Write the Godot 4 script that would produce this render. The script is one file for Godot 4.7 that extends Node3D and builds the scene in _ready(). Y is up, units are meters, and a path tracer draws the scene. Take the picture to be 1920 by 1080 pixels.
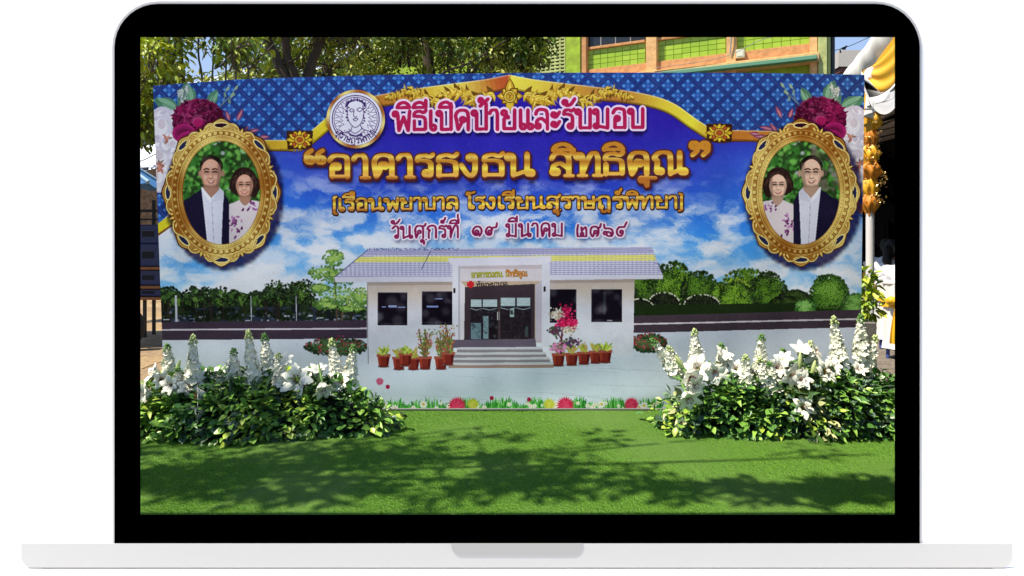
extends Node3D
# A giant laptop shaped display frame stands on a white floor before a plain white wall; its screen is an
# opening, through which one looks out on a printed ceremony banner, flowers, artificial turf, trees and a school.

const F := 1221.0          # focal length in pixels of the 1920 pixel wide photograph
const EYE := 1.5           # eye height
const HOR := 437.0         # row of the horizon
var rng := RandomNumberGenerator.new()
var taken := {}
var mats := {}

func W(px: float, py: float, d: float) -> Vector3:      # a surveyed point: column, row, metres from the lens plane
	return Vector3((px - 960.0) / F * d, EYE - (py - HOR) / F * d, -d)

# ---------------------------------------------------------------- names, things, parts
func numbered(n: String) -> String:
	if not taken.has(n):
		taken[n] = 0
		return n
	taken[n] += 1
	return "%s_%03d" % [n, taken[n]]

func tag(o: Node, label: String, category: String, group := "") -> void:
	o.set_meta("label", label)
	o.set_meta("category", category)
	if group != "":
		o.set_meta("group", group)

func thing(called: String, label: String, category: String, at := Vector3.ZERO, turn := 0.0, group := "") -> Node3D:
	var o := Node3D.new()
	o.name = numbered(called)
	add_child(o)
	o.position = at
	o.rotation.y = turn
	tag(o, label, category, group)
	return o

func obj(called: String, mesh: Mesh, m: Material, parent: Node = null, at := Transform3D()) -> MeshInstance3D:
	var o := MeshInstance3D.new()
	o.mesh = mesh
	o.material_override = m
	o.transform = at
	if parent == null:
		o.name = numbered(called)
		add_child(o)
	else:
		var n := called
		var k := 0
		while parent.has_node(NodePath(n)):
			k += 1
			n = "%s_%03d" % [called, k]
		o.name = n
		parent.add_child(o, true)
	return o

func pieces(called: String, parent: Node, start := 0) -> Callable:   # quick numbered pieces of one parent
	var k := [start]
	return func(mesh: Mesh, m: Material, at: Transform3D) -> MeshInstance3D:
		var o := MeshInstance3D.new()
		o.mesh = mesh
		o.material_override = m
		o.transform = at
		o.name = called if k[0] == 0 else "%s_%03d" % [called, k[0]]
		k[0] += 1
		parent.add_child(o)
		return o

func structure(called: String, mesh: Mesh, m: Material, at := Transform3D()) -> MeshInstance3D:
	var o := obj(called, mesh, m, null, at)
	o.set_meta("kind", "structure")
	return o

func many(called: String, mesh: Mesh, m: Material, parent: Node, xs: Array, cols: Array = []) -> MultiMeshInstance3D:
	var mm := MultiMesh.new()
	mm.transform_format = MultiMesh.TRANSFORM_3D
	mm.use_colors = cols.size() > 0
	mm.mesh = mesh
	mm.instance_count = xs.size()
	for i in xs.size():
		mm.set_instance_transform(i, xs[i])
		if cols.size() > 0:
			mm.set_instance_color(i, cols[i])
	var o := MultiMeshInstance3D.new()
	o.multimesh = mm
	o.material_override = m
	o.name = called
	parent.add_child(o, true)
	o.set_meta("kind", "stuff")
	return o

# ---------------------------------------------------------------- materials
func mat(key: String, lin: Color, rough := 0.8, opts := {}) -> StandardMaterial3D:
	if mats.has(key):
		return mats[key]
	var m := StandardMaterial3D.new()
	m.resource_name = key
	m.albedo_color = lin.linear_to_srgb()
	m.roughness = rough
	for k in opts:
		m.set(k, opts[k])
	mats[key] = m
	return m

func grain(seed_: int, freq: float, lo: float, hi: float, octaves := 4, size := 512, kind := FastNoiseLite.TYPE_SIMPLEX_SMOOTH) -> NoiseTexture2D:
	var n := FastNoiseLite.new()
	n.seed = seed_
	n.noise_type = kind
	n.frequency = freq
	n.fractal_octaves = octaves
	var t := NoiseTexture2D.new()
	t.width = size
	t.height = size
	t.seamless = true
	t.noise = n
	var g := Gradient.new()
	g.set_color(0, Color(lo, lo, lo))
	g.set_color(1, Color(hi, hi, hi))
	t.color_ramp = g
	return t

func bumps(seed_: int, freq: float, strength: float, octaves := 4) -> NoiseTexture2D:
	var n := FastNoiseLite.new()
	n.seed = seed_
	n.frequency = freq
	n.fractal_octaves = octaves
	var t := NoiseTexture2D.new()
	t.width = 512
	t.height = 512
	t.seamless = true
	t.as_normal_map = true
	t.bump_strength = strength
	t.noise = n
	return t

func triplanar(m: StandardMaterial3D, scale: float, world := true) -> StandardMaterial3D:
	m.uv1_triplanar = true
	m.uv1_world_triplanar = world
	m.uv1_scale = Vector3.ONE * scale
	return m

func rough_mat(key: String, lin: Color, rough: float, seed_: int, freq: float, lo: float, hi: float, scale: float, bump := 0.0, world := true) -> StandardMaterial3D:
	if mats.has(key):
		return mats[key]
	var m := mat(key, lin, rough)
	m.albedo_texture = grain(seed_, freq, lo, hi)
	if bump > 0.0:
		m.normal_enabled = true
		m.normal_texture = bumps(seed_ + 7, freq * 2.0, bump)
	return triplanar(m, scale, world)

# ---------------------------------------------------------------- shapes
func st_new() -> SurfaceTool:
	var st := SurfaceTool.new()
	st.begin(Mesh.PRIMITIVE_TRIANGLES)
	return st

func done(st: SurfaceTool) -> ArrayMesh:
	st.generate_normals()
	return st.commit()

func quad(st: SurfaceTool, a: Vector3, b: Vector3, c: Vector3, d: Vector3) -> void:
	for p in [a, b, c, a, c, d]:
		st.add_vertex(p)

# a box with chamfered edges, from corner lo to corner hi
func add_box(st: SurfaceTool, lo: Vector3, hi: Vector3, ch := 0.0, x := Transform3D()) -> void:
	st.set_smooth_group(-1)
	var c := (lo + hi) * 0.5
	var h := (hi - lo) * 0.5
	ch = minf(ch, minf(h.x, minf(h.y, h.z)) * 0.9)
	if ch <= 0.0:
		for ax in 3:
			for s in [-1.0, 1.0]:
				var u := (ax + 1) % 3
				var v := (ax + 2) % 3
				var pts := []
				for q in [[-1, -1], [1, -1], [1, 1], [-1, 1]]:
					var p := Vector3.ZERO
					p[ax] = s * h[ax]
					p[u] = q[0] * h[u]
					p[v] = q[1] * h[v]
					pts.append(x * (c + p))
				if s > 0:
					quad(st, pts[3], pts[2], pts[1], pts[0])
				else:
					quad(st, pts[0], pts[1], pts[2], pts[3])
		return
	var inr := h - Vector3.ONE * ch
	for ax in 3:
		var u := (ax + 1) % 3
		var v := (ax + 2) % 3
		for s in [-1.0, 1.0]:
			var pts := []
			for q in [[-1, -1], [1, -1], [1, 1], [-1, 1]]:
				var p := Vector3.ZERO
				p[ax] = s * h[ax]
				p[u] = q[0] * inr[u]
				p[v] = q[1] * inr[v]
				pts.append(x * (c + p))
			if s > 0:
				quad(st, pts[3], pts[2], pts[1], pts[0])
			else:
				quad(st, pts[0], pts[1], pts[2], pts[3])
		for s in [-1.0, 1.0]:
			for t in [-1.0, 1.0]:
				var a := Vector3.ZERO
				var b := Vector3.ZERO
				a[u] = s * h[u]
				a[v] = t * inr[v]
				b[u] = s * inr[u]
				b[v] = t * h[v]
				var a0 := a
				var a1 := a
				var b0 := b
				var b1 := b
				a0[ax] = -inr[ax]
				a1[ax] = inr[ax]
				b0[ax] = -inr[ax]
				b1[ax] = inr[ax]
				if s * t > 0:
					quad(st, x * (c + a1), x * (c + b1), x * (c + b0), x * (c + a0))
				else:
					quad(st, x * (c + a0), x * (c + b0), x * (c + b1), x * (c + a1))

func box(size: Vector3, ch := 0.0, at := Vector3.ZERO) -> ArrayMesh:
	var st := st_new()
	add_box(st, at - size * 0.5, at + size * 0.5, ch)
	return done(st)

func boxb(lo: Vector3, hi: Vector3, ch := 0.0) -> ArrayMesh:
	var st := st_new()
	add_box(st, lo, hi, ch)
	return done(st)

func frame_of(d: Vector3) -> Basis:
	var y := d.normalized()
	var r := Vector3(0, 0, 1) if absf(y.z) < 0.9 else Vector3(1, 0, 0)
	var xx := y.cross(r).normalized()
	return Basis(xx, y, xx.cross(y))

func add_tube(st: SurfaceTool, pts: Array, rad: Array, sides := 8, caps := true) -> void:
	st.set_smooth_group(0)
	var rings := []
	var b := frame_of(pts[1] - pts[0])
	for i in pts.size():
		var d: Vector3 = pts[mini(i + 1, pts.size() - 1)] - pts[maxi(i - 1, 0)]
		var y := d.normalized()
		var xx := (b.x - y * b.x.dot(y)).normalized()
		b = Basis(xx, y, xx.cross(y))
		var ring := []
		for k in sides:
			var a := TAU * k / sides
			ring.append(pts[i] + (b.x * cos(a) + b.z * sin(a)) * rad[i])
		rings.append(ring)
	for i in pts.size() - 1:
		for k in sides:
			var n := (k + 1) % sides
			quad(st, rings[i][k], rings[i][n], rings[i + 1][n], rings[i + 1][k])
	if caps:
		st.set_smooth_group(-1)
		for e in [0, pts.size() - 1]:
			for k in sides:
				var n := (k + 1) % sides
				var tri := [pts[e], rings[e][n], rings[e][k]] if e == 0 else [pts[e], rings[e][k], rings[e][n]]
				for p in tri:
					st.add_vertex(p)

func tube(pts: Array, rad: Array, sides := 8) -> ArrayMesh:
	var st := st_new()
	add_tube(st, pts, rad, sides)
	return done(st)

func curve(pts: Array, n := 5) -> Array:     # Catmull-Rom
	var out := []
	for i in pts.size() - 1:
		var p0: Vector3 = pts[maxi(i - 1, 0)]
		var p1: Vector3 = pts[i]
		var p2: Vector3 = pts[i + 1]
		var p3: Vector3 = pts[mini(i + 2, pts.size() - 1)]
		for k in n:
			out.append(p1.cubic_interpolate(p2, p0, p3, float(k) / n))
	out.append(pts[-1])
	return out

func taper(a: float, b: float, n: int) -> Array:
	var out := []
	for i in n:
		out.append(lerpf(a, b, float(i) / (n - 1)))
	return out

# a sheet given by f(u, v) -> Vector3, with thickness when t > 0
func sheet(f: Callable, nu: int, nv: int, uv: Variant = null, t := 0.0) -> ArrayMesh:
	var st := st_new()
	st.set_smooth_group(0)
	for j in nv + 1:
		for i in nu + 1:
			var u := float(i) / nu
			var v := float(j) / nv
			if uv != null:
				st.set_uv(uv.call(u, v))
			else:
				st.set_uv(Vector2(u, v))
			st.add_vertex(f.call(u, v))
	for j in nv:
		for i in nu:
			var a := j * (nu + 1) + i
			for k in [a, a + 1, a + nu + 2, a, a + nu + 2, a + nu + 1]:
				st.add_index(k)
	st.generate_normals()
	if t > 0.0:
		var one := st.commit()
		var arr := one.surface_get_arrays(0)
		var ps: PackedVector3Array = arr[Mesh.ARRAY_VERTEX]
		var ns: PackedVector3Array = arr[Mesh.ARRAY_NORMAL]
		var s2 := st_new()
		s2.set_smooth_group(0)
		for j in nv:
			for i in nu:
				var a := j * (nu + 1) + i
				var q := [a, a + 1, a + nu + 2, a + nu + 1]
				quad(s2, ps[q[0]], ps[q[1]], ps[q[2]], ps[q[3]])
				quad(s2, ps[q[3]] - ns[q[3]] * t, ps[q[2]] - ns[q[2]] * t, ps[q[1]] - ns[q[1]] * t, ps[q[0]] - ns[q[0]] * t)
		var rim := []
		for i in nu + 1:
			rim.append(i)
		for j in range(1, nv + 1):
			rim.append(j * (nu + 1) + nu)
		for i in range(nu - 1, -1, -1):
			rim.append(nv * (nu + 1) + i)
		for j in range(nv - 1, 0, -1):
			rim.append(j * (nu + 1))
		s2.set_smooth_group(-1)
		for k in rim.size():
			var a: int = rim[k]
			var b: int = rim[(k + 1) % rim.size()]
			quad(s2, ps[a], ps[a] - ns[a] * t, ps[b] - ns[b] * t, ps[b])
		return done(s2)
	return st.commit()

# an extruded outline in the xy plane between z0 and z1 (outline counter-clockwise)
func prism(outline: PackedVector2Array, z0: float, z1: float) -> ArrayMesh:
	var st := st_new()
	st.set_smooth_group(-1)
	var tri := Geometry2D.triangulate_polygon(outline)
	for i in range(0, tri.size(), 3):
		var a := outline[tri[i]]
		var b := outline[tri[i + 1]]
		var c := outline[tri[i + 2]]
		if (b - a).cross(c - a) > 0.0:
			var s := b
			b = c
			c = s
		for p in [a, b, c]:
			st.add_vertex(Vector3(p.x, p.y, z1))
		for p in [c, b, a]:
			st.add_vertex(Vector3(p.x, p.y, z0))
	for i in outline.size():
		var a := outline[i]
		var b := outline[(i + 1) % outline.size()]
		quad(st, Vector3(a.x, a.y, z0), Vector3(a.x, a.y, z1), Vector3(b.x, b.y, z1), Vector3(b.x, b.y, z0))
	return done(st)

# a flat ring between two outlines of the same point count
func ring(outer: PackedVector2Array, inner: PackedVector2Array, z0: float, z1: float) -> ArrayMesh:
	var st := st_new()
	st.set_smooth_group(-1)
	for i in outer.size():
		var n := (i + 1) % outer.size()
		var o0 := outer[i]
		var o1 := outer[n]
		var i0 := inner[i]
		var i1 := inner[n]
		quad(st, Vector3(o0.x, o0.y, z1), Vector3(i0.x, i0.y, z1), Vector3(i1.x, i1.y, z1), Vector3(o1.x, o1.y, z1))
		quad(st, Vector3(o1.x, o1.y, z0), Vector3(i1.x, i1.y, z0), Vector3(i0.x, i0.y, z0), Vector3(o0.x, o0.y, z0))
		quad(st, Vector3(o0.x, o0.y, z0), Vector3(o0.x, o0.y, z1), Vector3(o1.x, o1.y, z1), Vector3(o1.x, o1.y, z0))
		quad(st, Vector3(i1.x, i1.y, z0), Vector3(i1.x, i1.y, z1), Vector3(i0.x, i0.y, z1), Vector3(i0.x, i0.y, z0))
	return done(st)

func rounded(x0: float, y0: float, x1: float, y1: float, rt: float, rb: float, n := 10) -> PackedVector2Array:
	var out := PackedVector2Array()
	for c in [[x1 - rt, y1 - rt, rt, 0.0], [x0 + rt, y1 - rt, rt, PI / 2], [x0 + rb, y0 + rb, rb, PI], [x1 - rb, y0 + rb, rb, PI * 1.5]]:
		for k in n:
			var a: float = c[3] + PI / 2 * k / (n - 1)
			out.append(Vector2(c[0] + cos(a) * c[2], c[1] + sin(a) * c[2]))
	return out

func spread(x0: float, y0: float, x1: float, y1: float, n := 10) -> PackedVector2Array:
	var out := PackedVector2Array()
	for c in [Vector2(x1, y1), Vector2(x0, y1), Vector2(x0, y0), Vector2(x1, y0)]:
		for k in n:
			out.append(c)
	return out

# one surface round a skeleton of tapered bones [from, to, radius, radius]: surface nets on a grid
func flesh(bones: Array, cell: float, k := 0.03) -> ArrayMesh:
	var lo := Vector3.INF
	var hi := -Vector3.INF
	for b in bones:
		for e in 2:
			lo = lo.min(b[e] - Vector3.ONE * (b[2 + e] + cell * 2.0))
			hi = hi.max(b[e] + Vector3.ONE * (b[2 + e] + cell * 2.0))
	var n := Vector3i(((hi - lo) / cell).ceil()) + Vector3i.ONE
	var far := 9.0
	var val := PackedFloat32Array()
	val.resize(n.x * n.y * n.z)
	val.fill(far)
	for b in bones:
		var A: Vector3 = b[0]
		var B: Vector3 = b[1]
		var ra: float = b[2]
		var rb: float = b[3]
		var ab := B - A
		var l2 := maxf(ab.length_squared(), 1e-9)
		var m := maxf(ra, rb) + cell * 3.0 + k
		var g0 := Vector3i(((A.min(B) - Vector3.ONE * m - lo) / cell).floor()).clamp(Vector3i.ZERO, n - Vector3i.ONE)
		var g1 := Vector3i(((A.max(B) + Vector3.ONE * m - lo) / cell).ceil()).clamp(Vector3i.ZERO, n - Vector3i.ONE)
		for z in range(g0.z, g1.z + 1):
			for y in range(g0.y, g1.y + 1):
				for x in range(g0.x, g1.x + 1):
					var p := lo + Vector3(x, y, z) * cell
					var t := clampf((p - A).dot(ab) / l2, 0.0, 1.0)
					var d := (p - A - ab * t).length() - lerpf(ra, rb, t)
					var id := x + n.x * (y + n.y * z)
					var o := val[id]
					var h := maxf(k - absf(o - d), 0.0) / k
					val[id] = minf(o, d) - h * h * k * 0.25
	var st := st_new()
	st.set_smooth_group(0)
	var where := {}
	var count := 0
	for z in n.z - 1:
		for y in n.y - 1:
			for x in n.x - 1:
				var base := x + n.x * (y + n.y * z)
				var inside := 0
				var corner := []
				for c in 8:
					var v := val[base + (c & 1) + n.x * (((c >> 1) & 1) + n.y * (c >> 2))]
					corner.append(v)
					if v < 0.0:
						inside += 1
				if inside == 0 or inside == 8:
					continue
				var acc := Vector3.ZERO
				var hits := 0
				for c in 8:
					for ax in 3:
						var e := c | (1 << ax)
						if e != c and (corner[c] < 0.0) != (corner[e] < 0.0):
							var t: float = corner[c] / (corner[c] - corner[e])
							var q := Vector3(c & 1, (c >> 1) & 1, c >> 2)
							q[ax] += t
							acc += q
							hits += 1
				st.add_vertex(lo + (Vector3(x, y, z) + acc / hits) * cell)
				where[base] = count
				count += 1
	var stride := [1, n.x, n.x * n.y]
	for id in where:
		for ax in 3:
			var u: int = stride[(ax + 1) % 3]
			var v: int = stride[(ax + 2) % 3]
			var s0 := val[id] < 0.0
			var s1: bool = val[id + stride[ax]] < 0.0
			if s0 == s1 or not (where.has(id - u) and where.has(id - v) and where.has(id - u - v)):
				continue
			var q := [where[id], where[id - u], where[id - u - v], where[id - v]]
			if s0:
				q.reverse()
			for i in [0, 1, 2, 0, 2, 3]:
				st.add_index(q[i])
	st.generate_normals()
	return st.commit()

# ---------------------------------------------------------------- the print shop: flat print on the banner
class Paint:
	var im: Image
	var s: float
	var ox: float
	var oy: float
	var dabs := {}
	func _init(w: int, h: int, scale: float, x: float, y: float, col := Color(0, 0, 0, 0)) -> void:
		im = Image.create_empty(w, h, false, Image.FORMAT_RGBA8)
		im.fill(col)
		s = scale
		ox = x
		oy = y
	func poly(pts: PackedVector2Array, col: Color, ramp: Gradient = null, y0 := 0.0, y1 := 1.0) -> void:
		var n := pts.size()
		var lo := INF
		var hi := -INF
		for p in pts:
			lo = minf(lo, p.y)
			hi = maxf(hi, p.y)
		var r0 := maxi(0, int(ceil((lo - oy) * s - 0.5)))
		var r1 := mini(im.get_height() - 1, int(floor((hi - oy) * s - 0.5)))
		for r in range(r0, r1 + 1):
			var y := (r + 0.5) / s + oy
			var xs := []
			var a := pts[n - 1]
			for b in pts:
				if (a.y <= y) != (b.y <= y):
					xs.append(a.x + (y - a.y) * (b.x - a.x) / (b.y - a.y))
				a = b
			xs.sort()
			if ramp:
				col = ramp.sample(clampf((y - y0) / (y1 - y0), 0.0, 1.0))
			for k in range(0, xs.size() - 1, 2):
				var x0 := int(round((xs[k] - ox) * s))
				var x1 := int(round((xs[k + 1] - ox) * s))
				if x1 > x0:
					im.fill_rect(Rect2i(x0, r, x1 - x0, 1), col)
	func rect(x0: float, y0: float, x1: float, y1: float, col: Color) -> void:
		im.fill_rect(Rect2i(int(round((x0 - ox) * s)), int(round((y0 - oy) * s)), maxi(1, int(round((x1 - x0) * s))), maxi(1, int(round((y1 - y0) * s)))), col)
	func oval(x: float, y: float, rx: float, ry: float, col: Color, turn := 0.0) -> void:
		if turn == 0.0:
			var r0 := maxi(0, int(ceil((y - ry - oy) * s - 0.5)))
			var r1 := mini(im.get_height() - 1, int(floor((y + ry - oy) * s - 0.5)))
			for r in range(r0, r1 + 1):
				var v := ((r + 0.5) / s + oy - y) / ry
				var h := rx * sqrt(maxf(0.0, 1.0 - v * v))
				var x0 := int(round((x - h - ox) * s))
				var x1 := int(round((x + h - ox) * s))
				if x1 > x0:
					im.fill_rect(Rect2i(x0, r, x1 - x0, 1), col)
			return
		var pts := PackedVector2Array()
		for k in 20:
			pts.append(Vector2(x, y) + Vector2(cos(TAU * k / 20) * rx, sin(TAU * k / 20) * ry).rotated(turn))
		poly(pts, col)
	func line(pts: Array, w: float, col: Color, wh := -1.0) -> void:
		for i in pts.size() - 1:
			var a: Vector2 = pts[i]
			var b: Vector2 = pts[i + 1]
			var d := (b - a).normalized()
			var ww := w
			if wh >= 0.0:
				ww = lerpf(wh, w, absf(d.y))
			var nrm := Vector2(-d.y, d.x) * ww * 0.5
			poly(PackedVector2Array([a + nrm, b + nrm, b - nrm, a - nrm]), col)
			if w * s > 2.0:
				var rr := ww * 0.5 if i > 0 else ww * 0.45
				oval(a.x, a.y, rr, rr, col)
				oval(b.x, b.y, ww * 0.45, ww * 0.45, col)
	func petal(x: float, y: float, length: float, w: float, ang: float, col: Color, bend := 0.0) -> void:
		var pts := PackedVector2Array()
		var d := Vector2(cos(ang), sin(ang))
		var nn := Vector2(-d.y, d.x)
		for side in [1.0, -1.0]:
			for k in 7:
				var t := k / 6.0 if side > 0 else 1.0 - k / 6.0
				var half := w * 0.5 * sin(PI * pow(t, 0.8))
				pts.append(Vector2(x, y) + d * length * t + nn * (side * half + bend * length * t * t))
		poly(pts, col)
	func dab(x: float, y: float, r: float, col: Color) -> void:      # a soft ragged dab of ink
		var key := "%d_%s" % [int(r * s), col.to_html()]
		if not dabs.has(key):
			var q := maxi(2, int(r * s))
			var d := Image.create_empty(q * 2 + 1, q * 2 + 1, false, Image.FORMAT_RGBA8)
			d.fill(Color(col.r, col.g, col.b, 0.0))
			for j in q * 2 + 1:
				for i in q * 2 + 1:
					var t := Vector2(i - q, j - q).length() / q
					d.set_pixel(i, j, Color(col.r, col.g, col.b, clampf((1.0 - t) * 1.8, 0.0, 1.0) * col.a))
			dabs[key] = d
		var im2: Image = dabs[key]
		im.blend_rect(im2, Rect2i(Vector2i.ZERO, im2.get_size()), Vector2i(int((x - ox) * s), int((y - oy) * s)) - im2.get_size() / 2)
	func put(other: Paint, soft := false) -> void:                    # lay another print over this one
		var o: Image = other.im
		var k := s / other.s
		if soft:
			var size := o.get_size()
			o = o.duplicate()
			o.resize(maxi(4, size.x / 2), maxi(4, size.y / 2), Image.INTERPOLATE_BILINEAR)
			o.resize(size.x, size.y, Image.INTERPOLATE_CUBIC)
		if absf(k - 1.0) > 0.01:
			o = o.duplicate()
			o.resize(int(o.get_width() * k), int(o.get_height() * k), Image.INTERPOLATE_CUBIC if soft else Image.INTERPOLATE_BILINEAR)
		im.blend_rect(o, Rect2i(Vector2i.ZERO, o.get_size()), Vector2i(int(round((other.ox - ox) * s)), int(round((other.oy - oy) * s))))

func P2(a: Array) -> PackedVector2Array:
	var out := PackedVector2Array()
	for i in range(0, a.size(), 2):
		out.append(Vector2(a[i], a[i + 1]))
	return out

func curve2(pts: PackedVector2Array, n := 8) -> PackedVector2Array:
	var out := PackedVector2Array()
	for i in pts.size() - 1:
		for k in n:
			out.append(pts[i].cubic_interpolate(pts[i + 1], pts[maxi(i - 1, 0)], pts[mini(i + 2, pts.size() - 1)], float(k) / n))
	out.append(pts[-1])
	return out

func ramp(cols: Array) -> Gradient:
	var g := Gradient.new()
	var os := PackedFloat32Array()
	var cs := PackedColorArray()
	for i in range(0, cols.size(), 2):
		os.append(cols[i])
		cs.append(Color(cols[i + 1]))
	g.offsets = os
	g.colors = cs
	return g

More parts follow.
